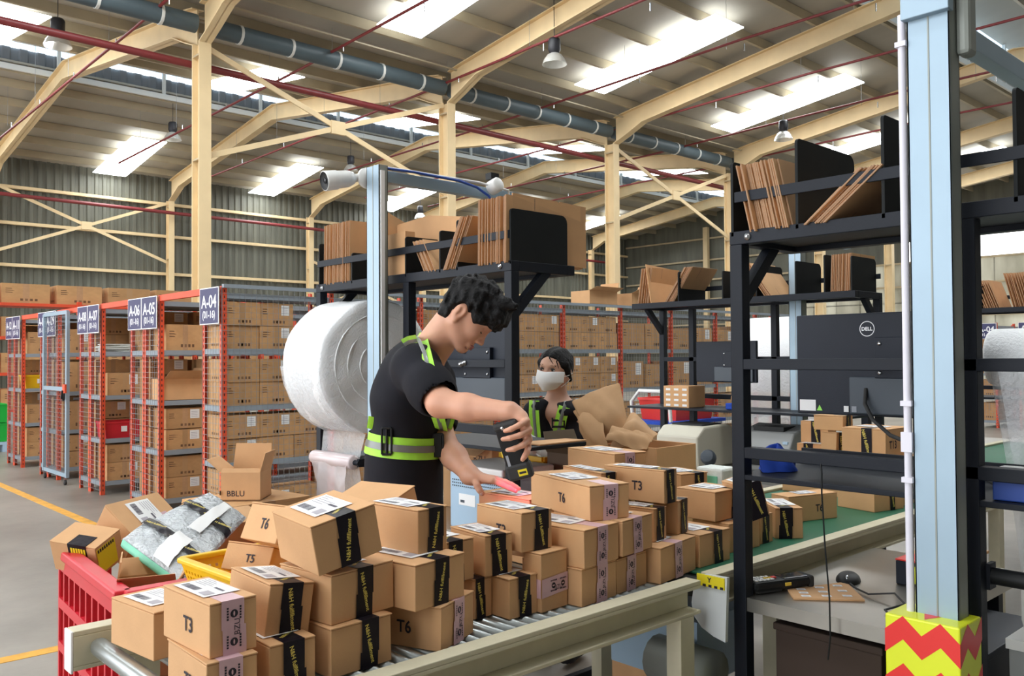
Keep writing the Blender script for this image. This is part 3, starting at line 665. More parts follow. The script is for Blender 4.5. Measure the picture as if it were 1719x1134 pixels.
def parcel(P, label, text=None, tape='black', lab='top', tpos=.5, tw=.046, flip=False, diag=.2, topw=True, group='stacked shipping parcels', supports=False, face='-y', seam=True, name='parcel', second=False):
    x, y, z, yw, L, W, h, tx, ty = P
    M = T((x, y, z)) @ RZ(yw) @ Matrix.Rotation(ty, 4, 'Y') @ Matrix.Rotation(tx, 4, 'X')
    # root sits at the middle of the base
    M = M @ T((L/2, W/2, 0)); o = thing(name, label, 'parcel', M=M, group=group, local=True)
    b = MB(); e = .0012; j = lambda: pr.uniform(-e, e)
    vs = [(-L/2+j(), -W/2+j(), 0), (L/2+j(), -W/2+j(), 0), (L/2+j(), W/2+j(), 0), (-L/2+j(), W/2+j(), 0)]; vs += [(a+j(), c+j(), h-.004) for a, c, _ in vs]
    b.add(vs, [(3, 2, 1, 0), (4, 5, 6, 7), (0, 1, 5, 4), (1, 2, 6, 5), (2, 3, 7, 6), (3, 0, 4, 7)], 'cardboard'); b.build('carton_body', o, bevel=.0022)
    MB().box(-L/2-.0004, -W/2-.0012, h-.0034, L/2+.0004, W/2+.0006, h, 'cardboard').build('lid_flap', o, bevel=.0012)
    fy = -W/2-.0028
    u = (tpos-.5)*L
    if face == '-x':       # tape on the -x face
        fx = -L/2-.0028; b = MB(); u = (tpos-.5)*W
        strip(b, [(fx, u, .0), (fx, u, h+.0012), (-L/2+.05, u, h+.0012)], (0, 1, 0), tw, 'black_tape')
        b.text('N&H fulfillment', (fx-.0005, u, h*.5), (0, -.25, -1), (0, -1, .25), .012, 'tape_yellow', .02, fit=min(.13, h*.95)); b.build('packing_tape', o)
    elif tape:
        m = 'black_tape' if tape == 'black' else 'pink_tape'; b = MB(); s = .004*pr.choice((-1, 1)); mid = h*pr.uniform(.35, .6)
        strip(b, [(u, fy, -.0005), (u+s*.3, fy, mid)], (1, 0, 0), tw, m); strip(b, [(u+s, fy-.0002, mid-.004), (u+s, fy-.0002, h+.0008)], (1, 0, 0), tw*.97, m)
        tl = min(.045, W*.25) if not topw else min(.085, W*.45)
        strip(b, [(u+s, fy-.0002, h+.0008), (u+s, -W/2+tl, h+.0008)], (1, 0, 0), tw*.97, m)
        strip(b, [(u, fy, -.0005), (u, -W/2+.04, -.0005)], (1, 0, 0), tw, m)
        if tape == 'black':
            c = (u+s*.5, fy-.0008, h*.5); d = diag
            ux, uy = ((d, 0, -1), (1, 0, d)) if not flip else ((d, 0, 1), (-1, 0, d))
            b.text('N&H fulfillment', c, ux, uy, .012, 'tape_yellow', .022, fit=h*.82)
            b.text('N&H ful', (u+s+.004, -W/2+tl*.45, h+.0014), (.7, .5, 0), (-.5, .7, 0), .010, 'tape_yellow', .022, fit=.04)
        else: tape_pink(b, (u+s*.5, fy-.0006, h*.5), V((1, 0, 0)), V((0, 0, 1)), h)
        b.build('packing_tape', o, label=('black tape printed N&H fulfillment in yellow' if tape == 'black' else 'pink tape with black printing'))
    if text:
        b = MB(); tsz = min(.034, h*.29)
        if not text.startswith('|'): b.text(text, (-L/2-.0016, -W*.06, h*.47), (0, -1, 0), (0, 0, 1), tsz, 'ink', .018, sx=.90)
        else: b.text(text[1:], (L*(-.22 if text == '|T13' else .12), -W/2-.0024, h*.47), (1, 0, 0), (0, 0, 1), tsz, 'ink', .018, sx=.90)
        b.build('size_mark', o, label=f'printed mark {text.strip("|")}')
    if lab == 'top':
        b = MB(); lw, lh = min(.088, L*.80), min(.135, W*.66)
        shipping_label(b, (0+pr.uniform(-.003, .003), W*.06, h+.0016), (0, -1, 0), (1, 0, 0), lh, lw); b.build('shipping_label', o)
    return o
B = {
    'b23': (1.616, 1.497, .815, .087, .149, .200, .096, 0, 0), 'b24': (1.771, 1.514, .815, .122, .148, .200, .092, 0, 0), 'b13': (1.155, 1.483, .815, .376, .150, .210, .096, 0, 0),
    'b16': (1.356, 1.607, .815, .068, .057, .160, .097, 0, 0), 'b17': (1.415, 1.548, .815, -.008, .094, .180, .098, 0, 0), 'b22': (1.511, 1.535, .815, .061, .098, .060, .146, 0, 0),
    'b26': (1.937, 1.496, .815, .165, .215, .180, .100, 0, 0), 'b27': (2.170, 1.530, .815, 0, .160, .200, .098, 0, 0), 'b3': (.686, 1.856, .815, .129, .121, .190, .102, 0, 0),
    'b2': (.645, 1.497, .815, -.019, .095, .190, .0965, 0, 0), 'b1': (.657, 1.513, .912, .045, .091, .193, .098, 0, 0), 'b8': (.773, 1.511, .815, -.003, .095, .190, .095, 0, 0),
    'b7': (.786, 1.562, .9115, -.006, .097, .175, .101, .017, .124), 'b10': (.902, 1.510, .815, .052, .151, .180, .099, 0, 0), 'b9': (.912, 1.524, .9145, .15, .168, .168, .101, 0, 0),
    'b4': (.883, 1.524, 1.017, -.045, .149, .170, .104, .050, -.202), 'b12': (1.093, 1.490, .9115, .165, .158, .200, .099, 0, 0), 'b11': (1.152, 1.559, 1.011, .091, .090, .189, .099, 0, 0),
    'b14': (1.264, 1.612, .9125, .052, .100, .180, .100, 0, 0), 'b15': (1.385, 1.601, .9135, -.10, .082, .155, .100, 0, 0), 'b18': (1.480, 1.572, .962, -.043, .101, .181, .099, 0, 0),
    'b21': (1.622, 1.492, .9115, .096, .150, .250, .098, 0, 0), 'b25': (1.779, 1.500, .9155, .134, .156, .180, .095, 0, 0), 'b20': (1.713, 1.556, 1.0105, -.266, .127, .325, .094, 0, 0),
    'b28': (1.985, 1.555, .9155, .117, .067, .160, .095, 0, 0), 'b29': (2.117, 1.568, .9155, .263, .081, .140, .101, 0, 0), 'b30': (2.042, 1.561, 1.017, .090, .068, .215, .097, 0, 0),
    'b31': (1.940, 1.715, 1.011, -.239, .058, .212, .091, 0, 0), 'b32': (2.288, 1.962, 1.010, -.177, .145, .268, .101, 0, 0), 'b33': (2.372, 1.611, .9135, .002, .160, .151, .096, 0, 0),
    'b34': (2.628, 1.934, .913, -.235, .131, .180, .098, 0, 0), 'b36': (2.395, 1.576, .815, -.068, .164, .150, .094, 0, 0), 'b37': (2.582, 1.578, .815, 0, .078, .150, .098, 0, 0),
    'b38': (2.700, 1.590, .815, -.719, .096, .203, .106, 0, 0), 'b39': (2.984, 1.702, .815, -.303, .246, .092, .099, 0, 0), 'b40': (3.424, 1.575, .815, -.215, .185, .178, .130, 0, 0),
    'b19': (1.838, 1.917, .913, .015, .118, .235, .099, 0, 0), 'b6': (1.03, 2.03, .905, .459, .092, .144, .072, .028, .413), 'b5': (.995, 1.92, 1.004, .049, .092, .164, .094, -.052, .410),
    'b50': (1.282, 1.860, 1.010, .25, .129, .193, .061, -.010, -.30),
    'b44': (3.588, 1.60, 1.008, -.028, .224, .192, .127, 0, 0), 'b43': (3.85, 2.0, .9485, .13, .073, .137, .0765, 0, 0), 'b42': (3.90, 2.01, 1.026, .06, .085, .139, .102, 0, 0),
    'b45': (3.68, 1.866, .947, -.10, .085, .075, .154, 0, .08), 'b46': (3.70, 1.84, 1.108, .04, .105, .135, .067, 0, 0),
    'b41': (2.462, 1.540, .912, -.5, .075, .13, .12, .0, -.28),
}
parcel(B['b2'], 'front left bottom parcel marked T3 with pink tape, below a similar parcel', 'T3', 'pink')
parcel(B['b1'], 'front left upper parcel marked T3 with pink tape and white label', 'T3', 'pink', tpos=.52)
parcel(B['b3'], 'unmarked brown parcel at the conveyor end behind the front T3 parcels', None, None)
parcel(B['b8'], 'bottom parcel with black tape right of the bottom T3 parcel', None, 'black', tpos=.55)
parcel(B['b7'], 'leaning parcel with black tape right of the upper front T3 parcel', None, 'black', tpos=.55)
parcel(B['b10'], 'bottom parcel of the tall front stack of three, black tape', None, 'black', tpos=.6, tw=.044)
parcel(B['b9'], 'middle parcel of the tall front stack of three, black tape', None, 'black', tpos=.5, tw=.044)
parcel(B['b4'], 'large tilted parcel topping the tall front stack, black tape and white label', None, 'black', tpos=.5, flip=True)
parcel(B['b13'], 'bottom parcel marked 6 with pink tape, turned askew on the rollers', 'T6', 'pink', tpos=.5)
parcel(B['b12'], 'black taped parcel resting on the askew T6 parcel', None, 'black', tpos=.5, flip=True)
parcel(B['b11'], 'black taped parcel with green-white label right of the big tilted parcel', None, 'black', tpos=.55, flip=True)
parcel(B['b16'], 'bottom parcel with dark tape edge behind the askew T6 parcel', None, 'black', tpos=.35, tw=.03)
parcel(B['b14'], 'black taped parcel partly hidden behind the parcel with the green-white label', None, 'black', tpos=.42)
parcel(B['b17'], 'bottom black taped parcel standing alone on the rollers near the rail', None, 'black', tpos=.55, tw=.04, flip=True)
parcel(B['b15'], 'black taped parcel on top of the lone roller parcel near the rail', None, 'black', tpos=.52)
parcel(B['b22'], 'upright parcel with a horizontal pink tape band', None, None, lab=None)
parcel(B['b18'], 'T3 parcel with black tape on the upright pink banded parcel', 'T3', 'black', tpos=.62)
parcel(B['b23'], 'bottom pink taped parcel right of the upright pink banded parcel', None, 'pink', tpos=.55)
parcel(B['b21'], 'middle pink taped parcel directly under the big T6 parcel', None, 'pink', tpos=.48)
parcel(B['b20'], 'big long T6 parcel with pink tape on top of the pile', 'T6', 'pink', tpos=.5)
parcel(B['b24'], 'bottom pink taped parcel second right of the upright banded parcel', None, 'pink', tpos=.45)
parcel(B['b25'], 'pink taped parcel right of the parcel under the big T6', None, 'pink', tpos=.5)
parcel(B['b26'], 'wide bottom pink taped parcel at the roller conveyor end', None, 'pink', tpos=.5)
parcel(B['b28'], 'narrow black taped parcel under the parcel marked 3', None, 'black', tpos=.45, tw=.04)
parcel(B['b29'], 'turned black taped parcel on the wide pink taped parcel', None, 'black', tpos=.5)
parcel(B['b30'], 'long narrow parcel marked 3 with black tape, right of the big T6', 'T3', 'black', tpos=.5, tw=.042)
parcel(B['b31'], 'narrow black taped parcel just behind the big T6 parcel', None, 'black', tpos=.5, tw=.036)
parcel(B['b32'], 'pink taped parcel at the top back of the pile, before the woman', None, 'pink', tpos=.5)
parcel(B['b19'], 'parcel lit red by the scanner under the man\'s flat hand', None, None)
parcel(B['b27'], 'parcel at the start of the green belt beside the black post', None, 'black', tpos=.6)
parcel(B['b33'], 'labelled parcel on the first belt parcel, left of the black post', None, 'black', tpos=.7)
parcel(B['b34'], 'black taped parcel at the back of the belt, left of the black post', None, 'black', tpos=.7)
parcel(B['b36'], 'parcel marked T3 on the green belt right of the black post', '|T3', None)
parcel(B['b37'], 'dark taped parcel just behind the belt parcel marked T3', None, 'black', tpos=.4, tw=.04)
parcel(B['b38'], 'black taped parcel turned sideways on the green belt', None, 'black', tpos=.35)
parcel(B['b39'], 'parcel marked T6 on the green belt under the dark shelf', '|T6', None)
parcel(B['b40'], 'parcel on the green belt furthest right, near the blue post', None, 'black', tpos=.6, tw=.03)
parcel(B['b41'], 'tipped parcel wrapped in black tape on the belt right of the post', None, 'black', tpos=.5, tw=.06)
parcel(B['b6'], 'parcel marked T5 lying tilted in the yellow basket', 'T5', None, lab=None)
parcel(B['b5'], 'parcel marked T6 leaning on the T5 parcel above the yellow basket', 'T6', None, lab=None)
parcel(B['b50'], 'tipped parcel corner showing behind the parcel with the green-white label', None, None, lab=None)
parcel(B['b44'], 'large parcel marked T13 under the monitor, black tape on its left face', '|T13', None, face='-x', tpos=.42)
parcel(B['b43'], 'small lower black taped parcel left of the T13 parcel', None, None, face='-x', tpos=.6)
parcel(B['b42'], 'small upper black taped parcel left of the T13 parcel', None, None, face='-x', tpos=.45)
parcel(B['b45'], 'small leaning parcel with black tape against the T13 parcel', None, 'black', lab=None)
parcel(B['b46'], 'parcel lying on the small leaning parcel under the monitor', None, 'black', lab=None)
# pink band round the upright parcel
x, y, z, yw, L, W, h, tx, ty = B['b22']; M_ = T((x, y, z)) @ RZ(yw) @ T((L/2, W/2, 0)); o22 = [q for q in bpy.data.objects if q.get('label', '').startswith('upright parcel')][0]
b = MB(); fy = -W/2-.0024; zc = h*.42
b.quad((-L/2, fy, zc-.026), (L/2, fy, zc-.020), (L/2, fy, zc+.026), (-L/2, fy, zc+.020), 'pink_tape'); b.quad((-L/2-.0024, W/2, zc-.028), (-L/2-.0024, -W/2, zc-.026), (-L/2-.0024, -W/2, zc+.020), (-L/2-.0024, W/2, zc+.022), 'pink_tape')
tape_pink(b, (.012, fy-.0005, zc), V((0, 0, -1)), V((1, 0, 0)), L*.7); b.build('packing_tape', o22, label='horizontal pink tape with black printing')
# hidden lower layer that carries the back row
for i, (bx, lb) in enumerate((((.955, 1.70, .815, 0, .16, .19, .10, 0, 0), 'plain parcel in the back row behind the tall front stack'), ((1.22, 1.83, .815, .1, .15, .2, .097, 0, 0), 'plain lowest back row parcel two below the tipped parcel corner'),
        ((1.24, 1.84, .9125, .1, .14, .2, .095, 0, 0), 'plain back row parcel under the tipped parcel corner'), ((1.825, 1.92, .815, 0, .14, .22, .0975, 0, 0), 'plain parcel under the parcel lit red by the scanner'),
        ((1.93, 1.715, .815, 0, .16, .19, .0975, 0, 0), 'plain back row parcel behind the wide pink taped one'), ((1.93, 1.715, .913, 0, .15, .19, .0975, 0, 0), 'plain parcel under the narrow one behind the big T6'),
        ((2.28, 1.93, .816, 0, .17, .2, .0965, 0, 0), 'plain bottom parcel on the belt before the woman'), ((2.28, 1.93, .913, 0, .17, .2, .0965, 0, 0), 'plain middle parcel on the belt before the woman'),
        ((2.60, 1.93, .816, -.1, .17, .19, .0965, 0, 0), 'plain bottom parcel at the back of the belt'), ((3.66, 1.56, .816, 0, .25, .22, .19, 0, 0), 'plain parcel supporting the T13 parcel'),
        ((3.68, 1.85, .816, 0, .32, .28, .13, 0, 0), 'plain parcel supporting the small parcels under the monitor'), ((2.385, 1.60, .816, -.35, .09, .14, .094, 0, 0) if False else (2.60, 1.75, .816, 0, .1, .14, .09, 0, 0), 'plain parcel behind the small dark taped belt parcel'))):
    parcel(bx, lb, None, None, lab='top' if i in (1, 3) else None)
# ================================================================== PACKING STATIONS
def blank_mesh(lx, lz, t=.0042):
    b = MB(); b.box(0, -t/2, 0, lx, t/2, lz, 'cardboard'); b.box(-.0006, -t/2+.0006, 0, 0, t/2-.0006, lz, 'cardboard_edge'); b.box(0, -t/2+.0006, lz, lx, t/2-.0006, lz+.0006, 'cardboard_edge')
    e = t/2+.0004
    for s in (-1, 1):
        b.quad((lx*.36, s*e, lz*.72), (lx*.37, s*e, lz*.72), (lx*.37, s*e, lz), (lx*.36, s*e, lz), 'cardboard_edge'); b.quad((lx*.36, s*e, 0), (lx*.37, s*e, 0), (lx*.37, s*e, lz*.26), (lx*.36, s*e, lz*.26), 'cardboard_edge')
    return b.mesh('flattened_carton')
BR = random.Random(31)
def blanks(x, ys, z, lx, lz, lean, label, n=None, pitch=.0060, lift=0):
    """stack of flattened cartons, each a thing, standing on a shelf; lean = rotation about x"""
    me = blank_mesh(lx, lz); y0, y1 = ys; n = n or max(2, int(abs(y1-y0)/pitch))
    for i in range(n):
        y = y0+(y1-y0)*(i+.5)/n
        put(me, 'flattened_carton', (x+BR.uniform(-.012, .012), y, z+.0005+abs(math.sin(lean))*.0025), label=label, cat='flattened carton', group=label, rot=(lean+BR.uniform(-.006, .006), 0, BR.uniform(-.012, .012)))
def rounded(x0, x1, z0, z1, y, t, m, r=.03):
    P = [(x0, z0), (x1, z0)]
    for k in range(5): a = k*math.pi/8; P.append((x1-r+r*math.cos(a), z1-r+r*math.sin(a)))
    for k in range(5): a = math.pi/2+k*math.pi/8; P.append((x0+.012+.012*math.cos(a)-.0, z1-.012+.012*math.sin(a)))
    return MB().prism([(a, y-t/2, c) for a, c in P], (0, t, 0), m)
BS = 'black_steel'
def station(name, lab, xf, ya, yb, sx=1, dividers=(), bar=True, posts=(), low=True, table=True, tdepth=.88, tleg=True, front_low=True, brace=(True, True), tz=.764, back=False, midy=None, ty0=None):
    """frame in the plane x=xf from ya to yb (ya<yb); shelves run towards sx*x"""
    o = thing(name, lab, 'packing station', (xf, (ya+yb)/2, 0)); X = lambda a, c: (min(xf+sx*a, xf+sx*c), max(xf+sx*a, xf+sx*c))
    def bx(nm, a, c, y0, y1, z0, z1, m=BS, bev=.002):
        p, q = X(a, c); return MB().box(p, y0, z0, q, y1, z1, m).build(nm, o, bevel=bev)
    for y in (ya+.02, yb-.02)+tuple(posts): bx('upright', 0, .04, y-.02, y+.02, 0, 1.765)
    bx('shelf_beam', 0, .04, ya, yb, 1.765, 1.803); bx('shelf_beam', .30, .34, ya, yb, 1.765, 1.803)
    for y in (ya, yb-.04): bx('shelf_arm', .04, .30, y, y+.04, 1.765, 1.803)
    bx('shelf_deck', .04, .30, ya+.04, yb-.04, 1.780, 1.790)
    for y, on in ((ya+.02, brace[0]), (yb-.02, brace[1])):
        if on: MB().bar((xf+sx*.02, y, 1.60), (xf+sx*.20, y, 1.775), .03, .035, BS).build('shelf_brace', o)
    for y in (ya+.06, yb-.06):
        x = xf-sx*.001; b = MB(); b.lathe([(0, 0), (.010, 0), (.010, .003), (.006, .003), (.006, .008), (0, .008)], (x, y, 1.784), (-sx, 0, 0), 'bolt', 12); b.build('bolt', o)
    if bar: bx('guard_bar', -.004, .004, ya+.01, yb-.02, 1.885, 1.915, BS, .001)
    for y, top, dp in dividers:
        rounded(*X(.0, dp), 1.803 if dp > .35 else 1.790, top, y, .008, 'black_panel').build('divider', o)
    if low:
        bx('mid_bar', 0, .04, ya+.04, midy or yb-.04, 1.408, 1.438)
        bx('low_bar', 0, .04, ya+.04, midy or yb-.04, 1.157, 1.188)
        bx('keyboard_shelf', 0.002, .40, ya, midy or yb, 1.096, 1.110, 'black_steel'); 
        if back: bx('shelf_back', .39, .40, ya, yb, 1.11, 1.155)
    if table:
        tx = X(.005, tdepth); ya = ty0 if ty0 is not None else ya; b = MB(); b.box(tx[0], ya+.005, tz-.004, tx[1], yb-.005, tz, 'stainless')
        b.box(tx[0], ya+.005, tz-.038, tx[0]+.003, yb-.005, tz-.004, 'stainless').box(tx[1]-.003, ya+.005, tz-.038, tx[1], yb-.005, tz-.004, 'stainless').box(tx[0], ya+.005, tz-.038, tx[1], ya+.008, tz-.004, 'stainless').box(tx[0], yb-.008, tz-.038, tx[1], yb-.005, tz-.004, 'stainless').build('table_top', o)
        for y in (ya+.07, yb-.07): bx('leg', tdepth-.06, tdepth-.02, y-.02, y+.02, 0, tz-.038)
        for y in (ya+.07, yb-.07): bx('foot_rail', .04, tdepth-.06, y-.015, y+.015, .15, .18)
    return o
# left station
station('packing_station', 'black steel packing station behind the man, with flattened cartons on top', 2.15, 2.33, 3.73, 1,
        dividers=((2.335, 1.995, .30), (2.645, 1.99, .30), (2.755, 1.96, .28), (2.99, 1.96, .28), (3.41, 1.93, .28), (3.70, 2.0, .28)), posts=(2.99,), tdepth=.62, midy=2.97)
blanks(2.15, (2.345, 2.515), 1.795, .40, .250, .02, 'one of the upright flattened cartons at the right end of the left station shelf')
blanks(2.15, (2.655, 2.742), 1.795, .28, .225, .50, 'one of the flattened cartons leaning right, second stack of the left station shelf')
blanks(2.155, (2.775, 2.872), 1.795, .24, .16, -.55, 'one of the short flattened cartons leaning left on the left station shelf', pitch=.012)
blanks(2.158, (3.43, 3.665), 1.795, .28, .285, .02, 'one of the upright flattened cartons at the far left of the left station shelf')
def cardsheet(P, vec, lab, name='cardboard_sheet'): return MB().prism(P, vec, 'cardboard').build(name, label=lab, cat='cardboard')
cardsheet([(2.157, 3.00, 1.795), (2.157, 3.145, 1.795), (2.157, 3.145, 1.98), (2.157, 3.0, 1.985)], (.05, 0, 0), 'folded pale carton facing the camera behind the grey-blue camera post')
cardsheet([(2.20, 3.30, 1.795), (2.44, 3.30, 1.795), (2.44, 3.30, 2.05), (2.20, 3.30, 2.145)], (0, .006, 0), 'tall tan cardboard sheet left of the grey-blue camera post')
cardsheet([(2.32, 2.74, 1.795), (2.32, 3.29, 1.795), (2.32, 3.29, 2.06), (2.32, 3.05, 2.075), (2.32, 2.74, 2.03)], (.008, 0, 0), 'long tan cardboard sheet standing behind the leaning flattened cartons')
cardsheet([(2.17, 2.342, 1.803), (2.57, 2.342, 1.80), (2.57, 2.342, 2.045), (2.42, 2.342, 2.05), (2.42, 2.342, 2.02), (2.41, 2.342, 2.05), (2.17, 2.342, 2.055)], (0, .004, 0), 'large tan cardboard sheet at the right end of the left station shelf')
# right (near) station
station('packing_station', 'near dark blue-black steel packing station on the right with steel table', 2.15, -.02, 1.402, 1,
        dividers=((1.392, 2.005, .30), (1.19, 2.035, .33), (.955, 2.05, .33), (.655, 2.05, .33), (.35, 2.03, .30), (.01, 2.0, .30)), posts=(.763,), back=True, ty0=.925)
blanks(2.15, (1.222, 1.352), 1.795, .31, .225, -.30+.16, 'one of the upright flattened cartons at the left end of the near right station shelf', pitch=.0062) if False else blanks(2.15, (1.205, 1.335), 1.795, .31, .20, -.22, 'one of the upright flattened cartons at the left end of the near right station shelf', pitch=.0062)
blanks(2.152, (1.105, 1.172), 1.795, .26, .20, .88, 'one of the flattened cartons leaning hard right on the near right station shelf', pitch=.0062)
# far stations
station('packing_station', 'far black packing station left of the near black post', 4.97, 2.22, 3.80, -1,
        dividers=((3.44, 2.0, .3), (3.10, 1.98, .3), (2.86, 2.0, .3), (2.60, 2.0, .3), (2.42, 2.02, .3), (2.26, 2.0, .3)), posts=(3.53, 2.90))
blanks(4.69, (3.70, 3.80), 1.797, .30, .25, .14, 'one of the flattened cartons at the left end of the far black station shelf')
cardsheet([(4.66, 3.655, 1.80), (4.97, 3.655, 1.80), (4.97, 3.70, 2.05), (4.66, 3.70, 2.07)], (0, .005, 0), 'pale cardboard face of the carton stack on the far black station')
blanks(4.69, (3.50, 3.57), 1.797, .28, .28, .62, 'one of the flattened cartons leaning right on the far black station shelf')
blanks(4.66, (2.74, 2.80), 1.797, .30, .26, -.62, 'one of the flattened cartons leaning left on the far black station shelf', pitch=.011)
blanks(4.69, (2.93, 3.05), 1.797, .28, .20, .05, 'one of the upright flattened cartons in the middle of the far black station shelf', pitch=.011)
blanks(4.69, (2.27, 2.40), 1.797, .28, .22, .04, 'one of the upright flattened cartons at the right end of the far black station shelf')
station('packing_station', 'distant black packing station at the right edge, past the blue post', 7.65, 1.3, 2.70, -1, dividers=((2.5, 1.98, .3), (2.1, 1.98, .3), (1.7, 1.98, .3)), posts=(1.98,))
blanks(7.36, (2.36, 2.58), 1.797, .30, .24, -.35, 'one of the flattened cartons leaning left on the distant right station', pitch=.016)
blanks(7.36, (2.12, 2.28), 1.797, .30, .28, -.25, 'one of the taller flattened cartons on the distant right station', pitch=.016)
blanks(7.36, (1.75, 2.05), 1.797, .30, .30, -.1, 'one of the upright flattened cartons at the right end of the distant station', pitch=.016)
# ------------------------------------------------------------------ monitors
def monitor(x, yc, zc, w_, h_, lab, sx=-1, logo=False):
    """back faces sx*x"""
    o = thing('monitor', lab, 'monitor', (x, yc, zc-h_/2)); t = .03; f = x+sx*.0
    MB().box(x-.012, yc-w_/2, zc-h_/2, x+.012, yc+w_/2, zc+h_/2, 'monitor_back').build('casing', o, bevel=.004)
    b = MB(); b.box(x-sx*.012-.0005, yc-w_/2+.01, zc-h_/2+.015, x-sx*.012+.0005, yc+w_/2-.01, zc+h_/2-.01, 'screen_glass'); b.build('screen', o)
    bx = x+sx*.012
    def q(y0, y1, z0, z1, m, d): a, c = sorted((bx, bx+sx*d)); return MB().box(a, yc+y0, zc+z0, c, yc+y1, zc+z1, m)
    q(-w_*.46, w_*.17, -h_*.48, -h_*.12, 'monitor_panel', .014).build('back_bulge', o, bevel=.004)
    q(-w_*.30, w_*.02, -h_*.13, h_*.26, 'monitor_back', .018).build('mount_plate', o, bevel=.002)
    b = MB()
    for y in (-.27, -.01):
        for z in (.2, -.08): b.lathe([(0, 0), (.006, 0), (.006, .003), (0, .003)], (bx+sx*.018, yc+w_*y, zc+h_*z), (sx, 0, 0), 'chrome', 8)
    b.build('screw', o)
    if logo:
        cy, cz = yc-w_*.01, zc+h_*.42; cy = 1.205; cz = 1.527; xx = bx+sx*.0006; b = MB(); n = 28; r1, r2 = .0235, .0212
        vs = [(xx, cy+r_*math.cos(a), cz+r_*math.sin(a)) for r_ in (r1, r2) for a in [2*math.pi*k/n for k in range(n)]]
        b.add(vs, [(k, (k+1) % n, n+(k+1) % n, n+k) for k in range(n)], 'sign_white'); b.text('DELL', (xx, cy, cz), (0, sx, 0), (0, 0, 1), .012, 'sign_white', .03, fit=.034, sx=1.0)
        b.build('logo', o, label='round white DELL logo')
        MB().box(bx-.0015, 1.375, 1.27, bx, 1.43, 1.305, 'label_white').build('info_sticker', o, label='pale information sticker')
        b = MB(); b.add([(bx-.001, 1.372, 1.272), (bx-.001, 1.353, 1.272), (bx-.001, 1.3625, 1.29)], [(0, 1, 2)], 'green_label'); b.build('warning_sticker', o, label='green triangular sticker')
        b = MB(); b.box(bx-.0155, 1.26, 1.272, bx-.0145, 1.275, 1.29, 'label_white').box(bx-.0155, 1.235, 1.272, bx-.0145, 1.25, 1.29, 'grey_print'); b.build('rating_label', o)
    return o
monitor(2.60, 1.165, 1.418, .55, .315, 'large dark monitor back with a round white logo on the near right station', logo=True)
MB().tube([(2.575, 1.205, 1.345), (2.555, 1.20, 1.30), (2.54, 1.17, 1.255), (2.50, 1.10, 1.215), (2.46, 1.00, 1.19), (2.42, .88, 1.16), (2.40, .78, 1.112)], .006, 'rubber', 8).build('power_cable', label='thick black cable hanging from the large monitor across the parcels', cat='cable')
MB().box(2.19, 1.15, 1.412, 2.575, 1.18, 1.434, BS).build('mount_arm', [q for q in bpy.data.objects if q.name == 'monitor'][0])
monitor(2.26, 2.70, 1.405, .52, .31, 'dark monitor back behind the man\'s face on the left station')
monitor(4.90, 3.23, 1.405, .46, .27, 'small black monitor on the far station, left of the near black post', sx=-1)
for (y, z, l) in ((2.60, 1.425, 'upper left'), (2.72, 1.36, 'lower left'), (2.62, 1.36, 'lower right')):
    MB().lathe([(0, 0), (.011, 0), (.011, .003), (.006, .004), (.006, .012), (0, .012)], (2.149, y, z if z > 1.4 else 1.42), (-1, 0, 0), 'bolt', 12).build('bolt', label=f'{l} bright bolt on the mid bar behind the man', cat='bolt')
# things on the near table
o = thing('barcode_scanner', 'black handheld scanner with yellow keys lying on the steel table', 'scanner', (2.30, 1.35, .764)); Rm = Matrix.Rotation(-.50, 3, 'Z')
def lo(c, sz, m, nm, bev=.004, lab=None, base=(2.295, 1.345, .7645)):
    return MB().obox(V(base)+Rm @ V(c), sz, Rm, m).build(nm, o, bevel=bev, label=lab)
Rm = Matrix.Rotation(-.36, 3, 'Z')
lo((0, 0, .021), (.205, .062, .030), 'matte_black', 'scanner_body', .010); lo((-.05, 0, .010), (.09, .055, .018), 'rubber', 'grip', .006); lo((.045, 0, .0365), (.085, .048, .002), 'screen_glass', 'screen', .001); lo((.097, 0, .02), (.02, .066, .036), 'rubber', 'bumper', .008)
for i in range(5):
    for j in range(3): lo((-.09+i*.014, -.015+j*.014, .0375), (.010, .010, .004), 'label_white' if j != 1 or i < 3 else 'yellow_key', 'key', .001)
lo((-.018, 0, .0375), (.014, .012, .004), 'bright_red', 'key', .001); lo((.01, -.032, .022), (.022, .003, .010), 'yellow_key', 'trigger_button', .002, 'yellow side button')
o = thing('cardboard_card', 'flat cardboard piece with white stickers on the steel table', 'cardboard', (2.38, 1.25, .764)); c4 = [(2.311, 1.344), (2.228, 1.259), (2.353, 1.113), (2.572, 1.314)]; c4 = [(2.300, 1.318), (2.228, 1.259), (2.353, 1.113), (2.50, 1.24)]
MB().prism([(x, y, .7645) for x, y in c4], (0, 0, .005), 'cardboard').build('card', o)
for u in (.2, .5, .8):
    for v in (.2, .5, .82):
        p = (V((*c4[1], 0))*(1-u)+V((*c4[2], 0))*u)*(1-v)+(V((*c4[0], 0))*(1-u)+V((*c4[3], 0))*u)*v; p.z = .7703
        d1 = (V((*c4[2], 0))-V((*c4[1], 0))).normalized(); d2 = V((-d1.y, d1.x, 0)); b = MB(); b.quad(p-d1*.013-d2*.009, p+d1*.013-d2*.009, p+d1*.013+d2*.009, p-d1*.013+d2*.009, 'label_white')
        b.quad(p-d1*.008-d2*.005+V((0, 0, .0004)), p+d1*.008-d2*.005+V((0, 0, .0004)), p+d1*.008-d2*.001+V((0, 0, .0004)), p-d1*.008-d2*.001+V((0, 0, .0004)), 'label_grey'); b.build('sticker', o)
o = thing('computer_mouse', 'black corded computer mouse on the steel table', 'mouse', (2.535, 1.25, .764))
